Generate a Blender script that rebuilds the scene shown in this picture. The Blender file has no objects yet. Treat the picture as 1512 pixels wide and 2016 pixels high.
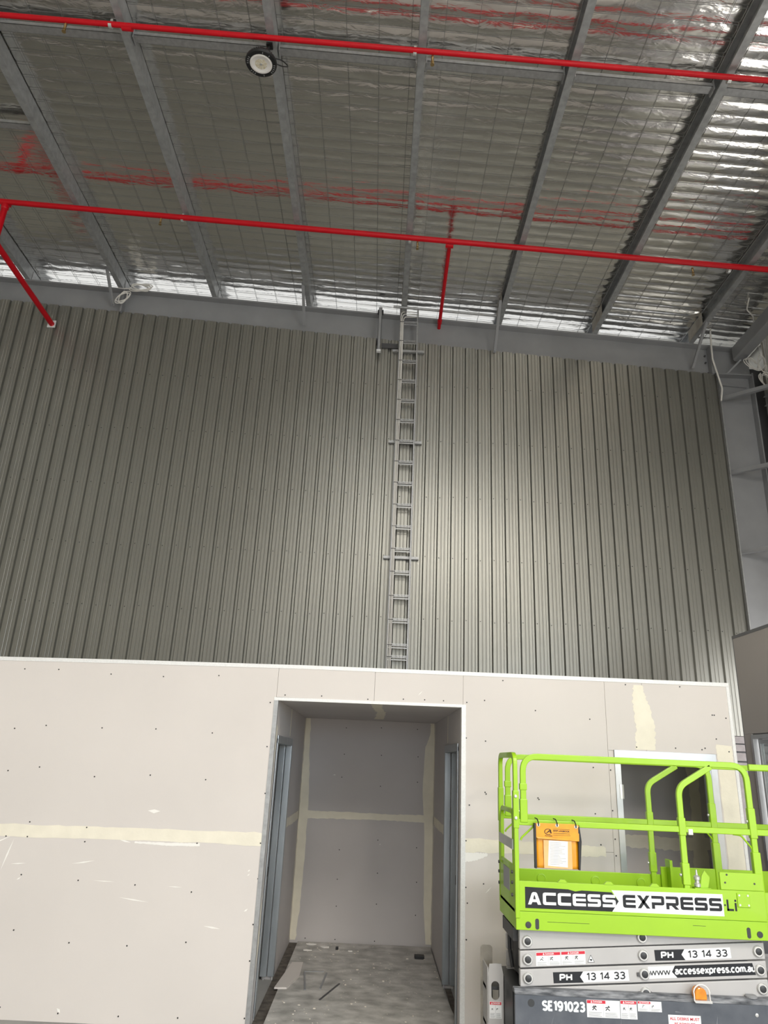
import bpy, math, random
import numpy as np
from mathutils import Vector, Matrix
random.seed(7)
SC = bpy.context.scene
COL = SC.collection

# ------------------------------------------------------------------ camera
cam_d = bpy.data.cameras.new('camera')
cam = bpy.data.objects.new('camera', cam_d)
COL.objects.link(cam)
cam_d.sensor_fit = 'VERTICAL'
cam_d.sensor_height = 24.0
cam_d.lens = 1398.0 * 24.0 / 2016.0
cam_d.clip_start = 0.05
cam_d.clip_end = 300
_up = Vector((179.0, -3988.0, 1398.0)).normalized()
_n = math.hypot(179.0, 3988.0)
_fw = Vector((-179.0 / _n * 1398 * 1398 / _n, 3988.0 / _n * 1398 * 1398 / _n, 1398.0)).normalized()
_rt = _fw.cross(_up)
if _rt.x < 0:
    _rt = -_rt
M3 = Matrix((_rt, _fw, _up))
R = Matrix((M3.col[0], -M3.col[1], -M3.col[2])).transposed()
cam.matrix_world = Matrix.Translation((0, 0, 1.93)) @ R.to_4x4()
SC.camera = cam

# ------------------------------------------------------------------ world, daylight, exposure
W = bpy.data.worlds.new('sky')
SC.world = W
W.use_nodes = True
W.node_tree.nodes['Background'].inputs['Color'].default_value = (0.80, 0.88, 1.0, 1)
W.node_tree.nodes['Background'].inputs['Strength'].default_value = 1.6

def area(name, loc, sx, sy, rot, power, col):
    l = bpy.data.lights.new(name, 'AREA')
    l.shape = 'RECTANGLE'
    l.size, l.size_y = sx, sy
    l.energy = power
    l.color = col
    o = bpy.data.objects.new(name, l)
    COL.objects.link(o)
    o.location = loc
    o.rotation_euler = rot
    return o
# daylight in the open roller doors (sky through the upper half, sunlit apron through the lower half) and through two roof skylights
SKY, GND = (0.68, 0.84, 1.0), (1.0, 0.85, 0.68)
area('side_door_sky', (5.76, -3.4, 3.45), 6.4, 2.2, (math.radians(90 - 30), 0, math.radians(90)), 430, SKY)
area('side_door_ground', (5.76, -3.4, 1.2), 6.4, 2.2, (math.radians(90 + 20), 0, math.radians(90)), 200, GND)
area('front_door_sky', (0.5, -13.9, 3.3), 5.0, 2.0, (math.radians(90 - 20), 0, 0), 270, SKY)
area('front_door_ground', (0.5, -13.9, 1.2), 5.0, 2.0, (math.radians(90 + 15), 0, 0), 170, GND)
area('nook_door_daylight', (5.72, 7.6, 1.95), 2.3, 3.3, (math.radians(90 + 8), 0, math.radians(80)), 105, (1.0, 0.97, 0.93))
SUN = (1.0, 0.94, 0.85)
area('skylight_near', (0.94, -2.3, 8.67), 1.3, 3.4, (0, math.radians(3.5), 0), 330, SUN)
area('skylight_near', (2.42, -2.3, 8.58), 1.3, 3.4, (0, math.radians(3.5), 0), 240, SUN)
area('skylight_near', (3.89, -2.3, 8.50), 1.3, 3.4, (0, math.radians(3.5), 0), 200, SUN)  # unseen skylight added to brighten the right end of the ribbed wall
area('skylight_far', (-2.01, -9.9, 8.86), 1.3, 4.2, (0, math.radians(3.5), 0), 560, SUN)
area('skylight_far', (5.20, -9.9, 8.42), 0.95, 4.2, (0, math.radians(3.5), 0), 800, SUN)

VS = SC.view_settings
VS.view_transform = 'Standard'
VS.look = 'None'
VS.exposure = -0.04
VS.gamma = 1.0
VS.use_curve_mapping = False

# ------------------------------------------------------------------ helpers
class MB:
    def __init__(s):
        s.v, s.f = [], []
    def add(s, vs, fs):
        n = len(s.v)
        s.v += [tuple(map(float, p)) for p in vs]
        s.f += [tuple(i + n for i in f) for f in fs]
        return s
    def box(s, x0, x1, y0, y1, z0, z1):
        return s.hexa([(x0, y0, z0), (x1, y0, z0), (x1, y1, z0), (x0, y1, z0), (x0, y0, z1), (x1, y0, z1), (x1, y1, z1), (x0, y1, z1)])
    def hexa(s, p):
        return s.add(p, [(3, 2, 1, 0), (4, 5, 6, 7), (0, 1, 5, 4), (1, 2, 6, 5), (2, 3, 7, 6), (3, 0, 4, 7)])
    def prism(s, poly, a, b):
        # poly: list of 3D points (loop); swept by vectors a..b (offsets)
        n = len(poly)
        A = [Vector(p) + Vector(a) for p in poly]
        B = [Vector(p) + Vector(b) for p in poly]
        fs = [tuple(range(n)), tuple(range(2 * n - 1, n - 1, -1))]
        fs += [(i, i + n, (i + 1) % n + n, (i + 1) % n) for i in range(n)]
        return s.add(A + B, fs)
    def sweep(s, path, binorm, hn, hb, caps=True):
        # rectangular tube: half size hn along the in-plane normal, hb along binorm
        bn = Vector(binorm).normalized()
        P = [Vector(p) for p in path]
        vs = []
        for i, p in enumerate(P):
            if i == 0: t = P[1] - P[0]; k = 1
            elif i == len(P) - 1: t = P[-1] - P[-2]; k = 1
            else:
                a = (P[i] - P[i - 1]).normalized(); b = (P[i + 1] - P[i]).normalized()
                t = a + b; k = 1 / max(0.3, math.cos(a.angle(b) / 2))
            t.normalize()
            nm = t.cross(bn).normalized() * hn * k
            b = bn * hb
            vs += [p + nm + b, p - nm + b, p - nm - b, p + nm - b]
        fs = []
        for i in range(len(P) - 1):
            o = 4 * i
            for j in range(4):
                fs.append((o + j, o + (j + 1) % 4, o + 4 + (j + 1) % 4, o + 4 + j))
        if caps:
            fs += [(0, 3, 2, 1), tuple(4 * (len(P) - 1) + j for j in range(4))]
        return s.add(vs, fs)
    def tube(s, path, r, seg=12, caps=True):
        P = [Vector(p) for p in path]
        vs, fs = [], []
        nm = None
        for i, p in enumerate(P):
            if i == 0: t = P[1] - P[0]
            elif i == len(P) - 1: t = P[-1] - P[-2]
            else: t = (P[i + 1] - P[i]).normalized() + (P[i] - P[i - 1]).normalized()
            t.normalize()
            if nm is None:
                nm = t.orthogonal().normalized()
            else:
                nm = (nm - t * nm.dot(t)).normalized()
            bn = t.cross(nm)
            for j in range(seg):
                a = 2 * math.pi * j / seg
                vs.append(p + nm * (r * math.cos(a)) + bn * (r * math.sin(a)))
        for i in range(len(P) - 1):
            for j in range(seg):
                fs.append((i * seg + j, i * seg + (j + 1) % seg, (i + 1) * seg + (j + 1) % seg, (i + 1) * seg + j))
        if caps:
            fs += [tuple(range(seg - 1, -1, -1)), tuple((len(P) - 1) * seg + j for j in range(seg))]
        return s.add(vs, fs)
    def lathe(s, prof, c, axis, seg=24):
        # prof: list of (radius, height along axis)
        ax = Vector(axis).normalized(); u = ax.orthogonal().normalized(); w = ax.cross(u)
        c = Vector(c); vs = []; fs = []
        for r, h in prof:
            for j in range(seg):
                a = 2 * math.pi * j / seg
                vs.append(c + ax * h + (u * math.cos(a) + w * math.sin(a)) * r)
        for i in range(len(prof) - 1):
            for j in range(seg):
                fs.append((i * seg + j, i * seg + (j + 1) % seg, (i + 1) * seg + (j + 1) % seg, (i + 1) * seg + j))
        fs += [tuple(range(seg - 1, -1, -1)), tuple((len(prof) - 1) * seg + j for j in range(seg))]
        return s.add(vs, fs)
    def mesh(s, name):
        m = bpy.data.meshes.new(name)
        m.from_pydata(s.v, [], s.f)
        m.validate()
        m.update()
        return m
    def build(s, name, mat, parent=None, smooth=False, bevel=0):
        o = mobj(name, s.mesh(name), mat, parent)
        if smooth:
            shade(o)
        if bevel:
            b = o.modifiers.new('bevel', 'BEVEL')
            b.width = bevel; b.segments = 2; b.limit_method = 'ANGLE'; b.angle_limit = math.radians(40)
        return o

def mobj(name, me, mat, parent=None):
    o = bpy.data.objects.new(name, me)
    COL.objects.link(o)
    if mat is not None:
        me.materials.clear()
        me.materials.append(mat)
    if parent is not None:
        o.parent = parent
    return o
def shade(o, ang=40):
    me = o.data
    me.polygons.foreach_set('use_smooth', [True] * len(me.polygons))
    try:
        me.set_sharp_from_angle(angle=math.radians(ang))
    except Exception:
        pass
def empty(name, loc=(0, 0, 0)):
    # parts keep world coordinates: the empty marks the base, children are offset back
    o = bpy.data.objects.new(name, None)
    COL.objects.link(o)
    o.empty_display_size = 0.1
    return o
def tag(o, label=None, cat=None, group=None, kind=None):
    if label: o['label'] = label
    if cat: o['category'] = cat
    if group: o['group'] = group
    if kind: o['kind'] = kind
    return o
def struct(o, label):
    o['kind'] = 'structure'; o['label'] = label
    return o
def fillet(pts, r, n=6):
    P = [Vector(p) for p in pts]
    out = [P[0]]
    for i in range(1, len(P) - 1):
        a = (P[i - 1] - P[i]); b = (P[i + 1] - P[i])
        ang = a.angle(b)
        rr = r[i - 1] if isinstance(r, (list, tuple)) else r
        d = min(rr / math.tan(ang / 2), a.length * 0.49, b.length * 0.49)
        p0 = P[i] + a.normalized() * d; p1 = P[i] + b.normalized() * d
        for k in range(n + 1):
            t = k / n
            out.append((1 - t) ** 2 * p0 + 2 * t * (1 - t) * P[i] + t * t * p1)
    out.append(P[-1])
    return out

def material(name, col, rough=0.6, metal=0.0, var=0.0, vscale=4.0, col2=None, bump=0.0, bscale=60.0, stretch=(1, 1, 1), spec=None, coat=0.0, detail=5.0):
    m = bpy.data.materials.new(name)
    m.use_nodes = True
    nt = m.node_tree; nd = nt.nodes; lk = nt.links
    b = nd['Principled BSDF']
    b.inputs['Roughness'].default_value = rough
    b.inputs['Metallic'].default_value = metal
    if spec is not None: b.inputs['Specular IOR Level'].default_value = spec
    if coat: b.inputs['Coat Weight'].default_value = coat
    b.inputs['Base Color'].default_value = (*col, 1)
    tc = nd.new('ShaderNodeTexCoord'); mp = nd.new('ShaderNodeMapping')
    mp.inputs['Scale'].default_value = stretch
    lk.new(tc.outputs['Object'], mp.inputs['Vector'])
    if var or col2:
        nz = nd.new('ShaderNodeTexNoise'); nz.inputs['Scale'].default_value = vscale; nz.inputs['Detail'].default_value = detail
        lk.new(mp.outputs['Vector'], nz.inputs['Vector'])
        cr = nd.new('ShaderNodeValToRGB')
        c2 = col2 if col2 else tuple(c * (1 - var) for c in col)
        cr.color_ramp.elements[0].position = 0.32; cr.color_ramp.elements[1].position = 0.68
        cr.color_ramp.elements[0].color = (*c2, 1); cr.color_ramp.elements[1].color = (*col, 1)
        lk.new(nz.outputs['Fac'], cr.inputs['Fac']); lk.new(cr.outputs['Color'], b.inputs['Base Color'])
    if bump:
        n2 = nd.new('ShaderNodeTexNoise'); n2.inputs['Scale'].default_value = bscale; n2.inputs['Detail'].default_value = 4
        lk.new(mp.outputs['Vector'], n2.inputs['Vector'])
        bp = nd.new('ShaderNodeBump'); bp.inputs['Strength'].default_value = bump; bp.inputs['Distance'].default_value = 0.01
        lk.new(n2.outputs['Fac'], bp.inputs['Height']); lk.new(bp.outputs['Normal'], b.inputs['Normal'])
    return m

MT = dict(
    concrete=material('concrete', (0.38, 0.375, 0.36), 0.75, 0, 0.25, 1.5, bump=0.15),
    dust=material('dusty_board', (0.62, 0.60, 0.57), 0.85, 0, vscale=6, col2=(0.33, 0.32, 0.30), bump=0.35, bscale=40, stretch=(1, 1.2, 1), detail=10),
    apron=material('apron', (0.74, 0.68, 0.60), 0.9),
    clad=material('cladding_steel', (0.262, 0.259, 0.234), 0.35, 0.66, 0.06, 1.2),
    cladw=material('outer_wall_steel', (0.62, 0.60, 0.54), 0.45, 0.15, 0.1, 1.2),
    steel=material('grey_painted_steel', (0.29, 0.295, 0.305), 0.5, 0.0, 0.12, 3, bump=0.03, bscale=30),
    steeld=material('dark_steel', (0.10, 0.10, 0.105), 0.5, 0.2, 0.2, 5),
    galv=material('galvanised_steel', (0.42, 0.425, 0.43), 0.42, 0.5, 0.22, 26, bump=0.02, bscale=80),
    purlin=material('purlin_galvanised', (0.40, 0.41, 0.415), 0.45, 0.35, 0.25, 14, bump=0.02),
    foil=None,
    red=material('red_pipe_paint', (0.60, 0.003, 0.012), 0.38, 0, 0.12, 6, spec=0.3),
    brass=material('brass', (0.45, 0.33, 0.15), 0.35, 0.9),
    black=material('black_plastic', (0.012, 0.012, 0.013), 0.45),
    cable=material('white_cable', (0.78, 0.76, 0.72), 0.5, 0, 0.08, 8),
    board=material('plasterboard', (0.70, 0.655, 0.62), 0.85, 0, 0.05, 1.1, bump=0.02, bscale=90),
    boardg=material('plasterboard_inner', (0.58, 0.55, 0.54), 0.8, 0, 0.06, 1.6, bump=0.02, bscale=90),  # same boards as the front: greyer paper, plus the alcove's shade darkened in
    comp=material('joint_compound', (0.86, 0.81, 0.68), 0.9, 0, 0.07, 9, bump=0.08, bscale=50),
    scuff=material('plaster_scuff', (0.88, 0.86, 0.82), 0.9),
    bead=material('corner_bead', (0.84, 0.84, 0.83), 0.5, 0.1, 0.12, 120),
    frame=material('door_frame_steel', (0.46, 0.50, 0.53), 0.34, 0.65, 0.22, 5, stretch=(3, 3, 0.5)),
    alu=material('aluminium_frame', (0.56, 0.57, 0.575), 0.35, 0.6, 0.1, 8),
    screw=material('screw_black', (0.03, 0.03, 0.03), 0.5),
    block=material('grey_block', (0.34, 0.31, 0.31), 0.9, 0, 0.2, 12, bump=0.3, bscale=60),
    lime=material('lime_paint', (0.34, 0.60, 0.010), 0.42, 0, 0.07, 3.5, coat=0.15),
    grey=material('arm_grey_paint', (0.50, 0.49, 0.485), 0.42, 0, 0.10, 3, coat=0.1),
    base=material('chassis_charcoal', (0.075, 0.085, 0.105), 0.5, 0, vscale=7, col2=(0.115, 0.125, 0.145), bump=0.04, detail=8),
    scrape=material('scraped_edge', (0.05, 0.055, 0.065), 0.7, 0, vscale=22, col2=(0.30, 0.31, 0.33), bump=0.3, stretch=(0.5, 1, 3), detail=8),
    tyre=material('tyre_rubber', (0.05, 0.05, 0.05), 0.8),
    white=material('decal_white', (0.83, 0.84, 0.85), 0.5, 0, 0.05, 12),
    ink=material('decal_charcoal', (0.028, 0.030, 0.035), 0.6, 0, 0.2, 12, spec=0.25),
    redink=material('decal_red', (0.62, 0.02, 0.045), 0.5),
    stencil=material('stencil_paint', (0.82, 0.88, 0.90), 0.7),
    greyink=material('decal_print_grey', (0.35, 0.36, 0.37), 0.6),
    amber=material('amber_lens', (0.90, 0.30, 0.02), 0.2, 0, 0.3, 30, coat=0.6),
    orange=material('orange_vinyl', (0.88, 0.36, 0.01), 0.35, 0, 0.22, 14, bump=0.12, bscale=18),
    clear=material('clear_pocket', (0.86, 0.52, 0.22), 0.15, 0, 0.15, 10, bump=0.25, bscale=25, coat=0.5),
    paper=material('paper', (0.82, 0.79, 0.76), 0.7),
    zinc=material('zinc_pin', (0.66, 0.66, 0.65), 0.35, 0.6),
    pin=material('pin_dark', (0.05, 0.052, 0.055), 0.45, 0.3),
    lens=material('lamp_lens', (0.60, 0.50, 0.30), 0.35, 0, vscale=60, col2=(0.80, 0.77, 0.68), coat=0.4),
    rust=material('primer_stub', (0.40, 0.37, 0.32), 0.7, 0, 0.3, 8),
    dirt=material('dirt', (0.07, 0.06, 0.05), 0.95, 0, vscale=14, col2=(0.16, 0.14, 0.12), bump=0.5, bscale=40),
    wire=material('mesh_wire', (0.20, 0.20, 0.20), 0.5, 0.3),
    glass=None,
)
# foil: crinkled reflective sarking
m = bpy.data.materials.new('foil_sarking'); m.use_nodes = True
nt = m.node_tree; nd = nt.nodes; lk = nt.links; b = nd['Principled BSDF']
b.inputs['Base Color'].default_value = (0.91, 0.895, 0.86, 1); b.inputs['Metallic'].default_value = 1.0; b.inputs['Roughness'].default_value = 0.17
tc = nd.new('ShaderNodeTexCoord'); mp = nd.new('ShaderNodeMapping'); mp.inputs['Scale'].default_value = (1.0, 2.6, 1)
lk.new(tc.outputs['Object'], mp.inputs['Vector'])
n1 = nd.new('ShaderNodeTexNoise'); n1.inputs['Scale'].default_value = 3.6; n1.inputs['Detail'].default_value = 3; n1.inputs['Distortion'].default_value = 0.6
lk.new(mp.outputs['Vector'], n1.inputs['Vector'])
bp = nd.new('ShaderNodeBump'); bp.inputs['Strength'].default_value = 0.45; bp.inputs['Distance'].default_value = 0.02
lk.new(n1.outputs['Fac'], bp.inputs['Height']); lk.new(bp.outputs['Normal'], b.inputs['Normal'])
MT['foil'] = m
m = bpy.data.materials.new('window_glass'); m.use_nodes = True
b = m.node_tree.nodes['Principled BSDF']
b.inputs['Base Color'].default_value = (0.55, 0.6, 0.6, 1); b.inputs['Roughness'].default_value = 0.05; b.inputs['Transmission Weight'].default_value = 0.6
MT['glass'] = m

# value noise for real relief
def vnoise(X, Y, seed):
    rng = np.random.RandomState(seed); T = rng.rand(256, 256)
    xi = np.floor(X).astype(int); yi = np.floor(Y).astype(int); fx = X - xi; fy = Y - yi
    fx = fx * fx * (3 - 2 * fx); fy = fy * fy * (3 - 2 * fy)
    g = lambda a, c: T[a % 256, c % 256]
    return (g(xi, yi) * (1 - fx) * (1 - fy) + g(xi + 1, yi) * fx * (1 - fy) + g(xi, yi + 1) * (1 - fx) * fy + g(xi + 1, yi + 1) * fx * fy)

def zr(x):  # underside of the purlins, top of the rafter
    return 8.455 - 0.0607 * x
def zb(x):  # top edge of the wall cladding
    return 8.02 - 0.0693 * x

# ------------------------------------------------------------------ floor, ground
struct(MB().box(-10, 5.72, -14.2, 9.3, -0.15, 0).build('floor', MT['concrete']), 'grey concrete slab of the warehouse')
struct(MB().box(-60, 60, -60, 90, -0.45, -0.16).build('ground', MT['apron']), 'pale concrete apron around the warehouse')

# ------------------------------------------------------------------ outer shell
wl = struct(MB().box(-10.1, -10.0, -14.2, 14, 0, 9.1).build('wall_left', MT['cladw']), 'far side wall of the warehouse')
wf = MB().box(-10, -2.05, -14.2, -14.05, 0, 9.0).box(3.05, 5.72, -14.2, -14.05, 0, 8.2).box(-2.05, 3.05, -14.2, -14.05, 4.4, 8.4)
struct(wf.build('wall_front', MT['cladw']), 'street wall with the open roller door')

# ------------------------------------------------------------------ ceiling: deck, foil, mesh
deck = MB()
HOLES = ((0.27, 1.61, -4.0, -.6), (1.75, 3.08, -4.0, -.6), (3.22, 4.56, -4.0, -.6), (-2.68, -1.34, -12.0, -7.8), (4.68, 5.72, -12.0, -7.8))   # roof skylights, behind and above the photographer
def deckpart(a, c, ya, yb_):
    deck.hexa([(a, ya, zr(a) + .30), (c, ya, zr(c) + .30), (c, yb_, zr(c) + .30), (a, yb_, zr(a) + .30), (a, ya, zr(a) + .34), (c, ya, zr(c) + .34), (c, yb_, zr(c) + .34), (a, yb_, zr(a) + .34)])
for (ya, yb_, spans) in ((-14.2, -12.0, ((-10, 5.9),)), (-12.0, -7.8, ((-10, -2.68), (-1.34, 4.68), (5.72, 5.9))), (-7.8, -4.0, ((-10, 5.9),)), (-4.0, -.6, ((-10, 0.27), (1.61, 1.75), (3.08, 3.22), (4.56, 5.9))), (-.6, 13.0, ((-10, 5.9),))):
    for a_, c_ in spans: deckpart(a_, c_, ya, yb_)
ceiling = struct(deck.build('ceiling', MT['cladw']), 'sloping warehouse roof lined with silver foil sarking')
PX = [0.205 + 1.475 * k for k in range(-6, 4)]       # purlin webs
edges = [-10.0] + PX + [5.75]
ys = np.concatenate([np.linspace(-14.1, 3.0, 58)[:-1], np.arange(3.0, 10.4, 0.155 / 8), np.linspace(10.4, 12.9, 10)])
for i in range(len(edges) - 1):
    x0, x1 = edges[i], edges[i + 1]
    vis = x0 > -7.5
    nx = int((x1 - x0) / 0.037) if vis else 6
    xs = np.linspace(x0, x1, nx + 1)
    X, Y = np.meshgrid(xs, ys)
    amp = np.clip(0.25 + 0.75 * vnoise(X * 0.8 + 9, Y * 0.8, 3), 0, 1) * np.clip(0.55 + 0.10 * (X + 2), 0.4, 0.95) * (1 + 1.0 * np.clip((Y - 8.2) / 0.8, 0, 1))
    u = Y / 0.155
    pil = np.abs(np.sin(np.pi * u)) ** 1.15
    rid = 1 - np.abs(2 * vnoise(X * 2.6, Y * 6.5 + 5, 11 + i) - 1)
    rid2 = 1 - np.abs(2 * vnoise(X * 11, Y * 16 + 5, 41 + i) - 1)
    low = vnoise(X * 1.3, Y * 1.1, 5 + i) - 0.5
    big = np.clip((X - 0.2) / 2.5, 0, 1)
    d = -(0.0052 + 0.0035 * big) * pil * amp - (0.006 + 0.003 * big) * rid * amp * pil - 0.0010 * rid2 * pil * amp + 0.014 * low
    Z = zr(X) + 0.212 + d
    nxx = len(xs)
    V = np.stack([X.ravel(), Y.ravel(), Z.ravel()], 1)
    idx = np.arange(len(ys) * nxx).reshape(len(ys), nxx)
    keep = np.ones((len(ys) - 1, nxx - 1), bool)
    ymid = (ys[:-1] + ys[1:]) / 2
    for (ha, hc, hy0, hy1) in HOLES:
        if x0 < (ha + hc) / 2 < x1:
            keep[(ymid > hy0) & (ymid < hy1), :] = False
    F = np.stack([idx[:-1, :-1].ravel(), idx[1:, :-1].ravel(), idx[1:, 1:].ravel(), idx[:-1, 1:].ravel()], 1)
    me = bpy.data.meshes.new('foil_blanket')
    F = F[keep.ravel()]
    me.from_pydata(V.tolist(), [], F.tolist()); me.update()
    me.polygons.foreach_set('use_smooth', [True] * len(me.polygons))
    mobj('foil_blanket', me, MT['foil'], ceiling)
wm = MB()
x = -7.3
while x < 5.7:
    w = 0.0014
    wm.hexa([(x - w, 2.5, zr(x) + .192), (x + w, 2.5, zr(x) + .192), (x + w, 10, zr(x) + .192), (x - w, 10, zr(x) + .192),
             (x - w, 2.5, zr(x) + .196), (x + w, 2.5, zr(x) + .196), (x + w, 10, zr(x) + .196), (x - w, 10, zr(x) + .196)])
    x += 0.32
y = 0.155 * 17
while y < 9.7:
    w = 0.0014; a, c = -7.3, 5.7
    wm.hexa([(a, y - w, zr(a) + .196), (c, y - w, zr(c) + .196), (c, y + w, zr(c) + .196), (a, y + w, zr(a) + .196),
             (a, y - w, zr(a) + .20), (c, y - w, zr(c) + .20), (c, y + w, zr(c) + .20), (a, y + w, zr(a) + .20)])
    y += 0.155
tag(wm.build('safety_mesh', MT['wire'], ceiling), 'thin wire safety mesh under the foil', kind='stuff')

# ------------------------------------------------------------------ back wall: ribbed cladding
XE = 4.94
def profile(p, n):
    # one pitch: wide pan with two faint swages, then an outward rib (seen as a groove)
    P = 0.19
    out = []
    for k in range(n):
        o = p + k * P
        out += [(o + .0, 0), (o + .038, 0), (o + .043, .004), (o + .050, .004), (o + .055, 0), (o + .085, 0), (o + .090, .004), (o + .097, .004), (o + .102, 0), (o + .137, 0), (o + .149, .030), (o + .175, .030)]
    out.append((p + n * P, 0))
    return out
wb = MB().box(-10, 5.79, 9.66, 9.70, 2.42, 7.95).box(-10, 5.65, 9.44, 9.70, 0, 2.36)
wall_back = struct(wb.build('wall_back', MT['steeld']), 'tall ribbed grey steel wall behind the plasterboard room')
sheet_x = XE - 0.076
xx = XE
n_sheet = 0
while xx > -8.3:
    x0 = xx - 0.76
    pr = profile(x0, 4)
    mb = MB()
    vs = []
    for (px_, d) in pr:
        vs += [(px_, 9.40 + d, 2.42), (px_, 9.40 + d, zb(px_))]
    fs = [(2 * i, 2 * i + 2, 2 * i + 3, 2 * i + 1) for i in range(len(pr) - 1)]
    mb.add(vs, fs)
    mb.build('cladding_sheet', MT['clad'], wall_back)
    xx = x0
sc_ = MB()
for zrow in (7.24, 6.34, 5.48, 4.59, 3.74, 2.9):
    k = 0
    xx = XE - 0.76 * 17
    while xx < XE:
        if zrow < zb(xx) - 0.1:
            for o_ in (0.02, ):
                cx = xx + o_
                sc_.lathe([(0.0065, 0), (0.0065, -0.005), (0.004, -0.007)], (cx, 9.40, zrow + random.uniform(-.015, .015)), (0, 1, 0), 6)
        xx += 0.19
tag(sc_.build('wall_screws', MT['screw'], wall_back), 'small dark fixing screws', kind='stuff')
MB().box(XE - 0.004, XE + 0.012, 9.36, 9.46, 2.42, zb(XE) + .02).build('edge_flashing', MT['galv'], wall_back)
# blockwork courses under the cladding (seen in the gap at the right)
for k, (za, zc) in enumerate(((2.33, 2.415), (2.235, 2.315), (2.12, 2.215), (1.2, 2.10))):
    for (xa, xc) in ((3.6, 4.2), (4.215, 4.8), (4.815, 5.4)):
        MB().box(xa, xc, 9.40, 9.44, za, zc).build('block', MT['block'], wall_back, bevel=0.003)

# ------------------------------------------------------------------ rafter and column
rf = empty('rafter')
def slab(x0, x1, y0, y1, f0, f1):
    return [(x0, y0, f0(x0)), (x1, y0, f0(x1)), (x1, y1, f0(x1)), (x0, y1, f0(x0)), (x0, y0, f1(x0)), (x1, y0, f1(x1)), (x1, y1, f1(x1)), (x0, y1, f1(x0))]
MB().hexa(slab(-10, 5.5, 9.36, 9.60, lambda x: zr(x) - .024, lambda x: zr(x) - .002)).build('top_flange', MT['steel'], rf)
MB().hexa(slab(-10, 5.5, 9.475, 9.49, lambda x: max(zr(x) - .62, 7.68 if x > 5.2 else 0), lambda x: zr(x) - .024)).build('web', MT['steel'], rf)
MB().hexa(slab(-10, 5.4, 9.44, 9.60, lambda x: zr(x) - .64, lambda x: zr(x) - .62)).build('bottom_flange', MT['steel'], rf)
for xs_ in (-4.20, 4.88):
    MB().hexa(slab(xs_ - .012, xs_ + .012, 9.365, 9.475, lambda x: zb(x) - .02, lambda x: zr(x) - .024)).build('stiffener_plate', MT['steel'], rf)
for (bx_, bz_) in ((4.83, 8.02), (4.83, 7.90), (4.85, 7.72), (4.93, 8.02), (4.93, 7.90)):
    MB().lathe([(.016, 0), (.016, -.014), (.009, -.014), (.009, -.03)], (bx_, 9.472, bz_), (0, 1, 0), 6).build('bolt', MT['steeld'], rf)
tag(rf, 'long grey steel rafter sloping across the top of the ribbed wall', 'rafter')
cl = empty('portal_column')
MB().box(4.93, 5.46, 9.47, 9.484, 0, 7.655).build('web', MT['steel'], cl)
MB().box(5.462, 5.48, 9.36, 9.60, 0, 7.70).build('outer_flange', MT['steel'], cl)
MB().box(4.93, 5.46, 9.36, 9.475, 7.655, 7.675).build('cap_stiffener', MT['steel'], cl)
tag(cl, 'grey steel portal column at the corner beside the ribbed wall', 'column')

# right wall: outer ribbed sheets and girts
wr = struct(MB().box(5.80, 5.84, 8.9, 14, 0, 8.4).box(5.80, 5.84, -.1, 6.5, 0, 8.4).box(5.80, 5.84, 6.5, 8.9, 3.65, 8.4).box(5.80, 5.84, -14.2, -6.7, 0, 8.4).box(5.80, 5.84, -6.7, -.1, 4.65, 8.4).build('wall_right', MT['cladw']), 'outer side wall of ribbed steel beyond the portal column')
yy = 9.35
while yy > 5.2:
    pr = profile(yy - .76, 4)
    vs = []
    for (q, d) in pr:
        vs += [(5.66 + d, q, 3.65 if 6.2 < yy < 9.4 else 0), (5.66 + d, q, 8.25)]
    MB().add(vs, [(2 * i, 2 * i + 1, 2 * i + 3, 2 * i + 2) for i in range(len(pr) - 1)]).build('cladding_sheet', MT['cladw'], wr)
    yy -= .76
for z_, nm in ((7.28, 'highest grey wall girt beside the cable coil'), (6.08, 'second highest grey wall girt at the side wall'), (4.885, 'lowest visible grey wall girt above the side partition')):
    g = empty('wall_girt')
    MB().box(5.56, 5.64, 3.5, 9.33, z_ - .012, z_ - .008).box(5.64, 5.645, 3.5, 9.33, z_ - .16, z_ - .008).box(5.56, 5.64, 3.5, 9.33, z_ - .16, z_ - .156).build('channel', MT['steel'], g)
    MB().sweep([(4.97, 9.46, z_), (5.60, 8.90, z_)], (0, 0, 1), .003, .035).sweep([(4.97, 9.46, z_ - .033), (5.60, 8.90, z_ - .033)], (0, 0, 1), .03, .003).build('fly_brace', MT['steel'], g)
    tag(g, nm, 'girt')
es = empty('eave_strut')
pr = [(5.19, 7.90), (5.33, 7.90), (5.33, 8.14), (5.19, 8.14), (5.19, 8.08), (5.205, 8.08), (5.205, 8.125), (5.315, 8.125), (5.315, 7.915), (5.205, 7.915), (5.205, 7.955), (5.19, 7.955)]
pr = [(5.19, 7.90), (5.21, 7.87), (5.34, 7.87), (5.34, 8.10), (5.19, 8.10)]
MB().prism([(a, 0, c) for a, c in pr], (0, 3.0, 0), (0, 9.33, 0)).build('channel', MT['steel'], es)
MB().sweep([(5.28, 9.28, 7.87), (5.08, 9.44, 7.66)], (0, 1, 0), .012, .003).build('tie', MT['steel'], es)
tag(es, 'deep grey eave strut running along the side wall at roof level', 'eave strut')

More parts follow.
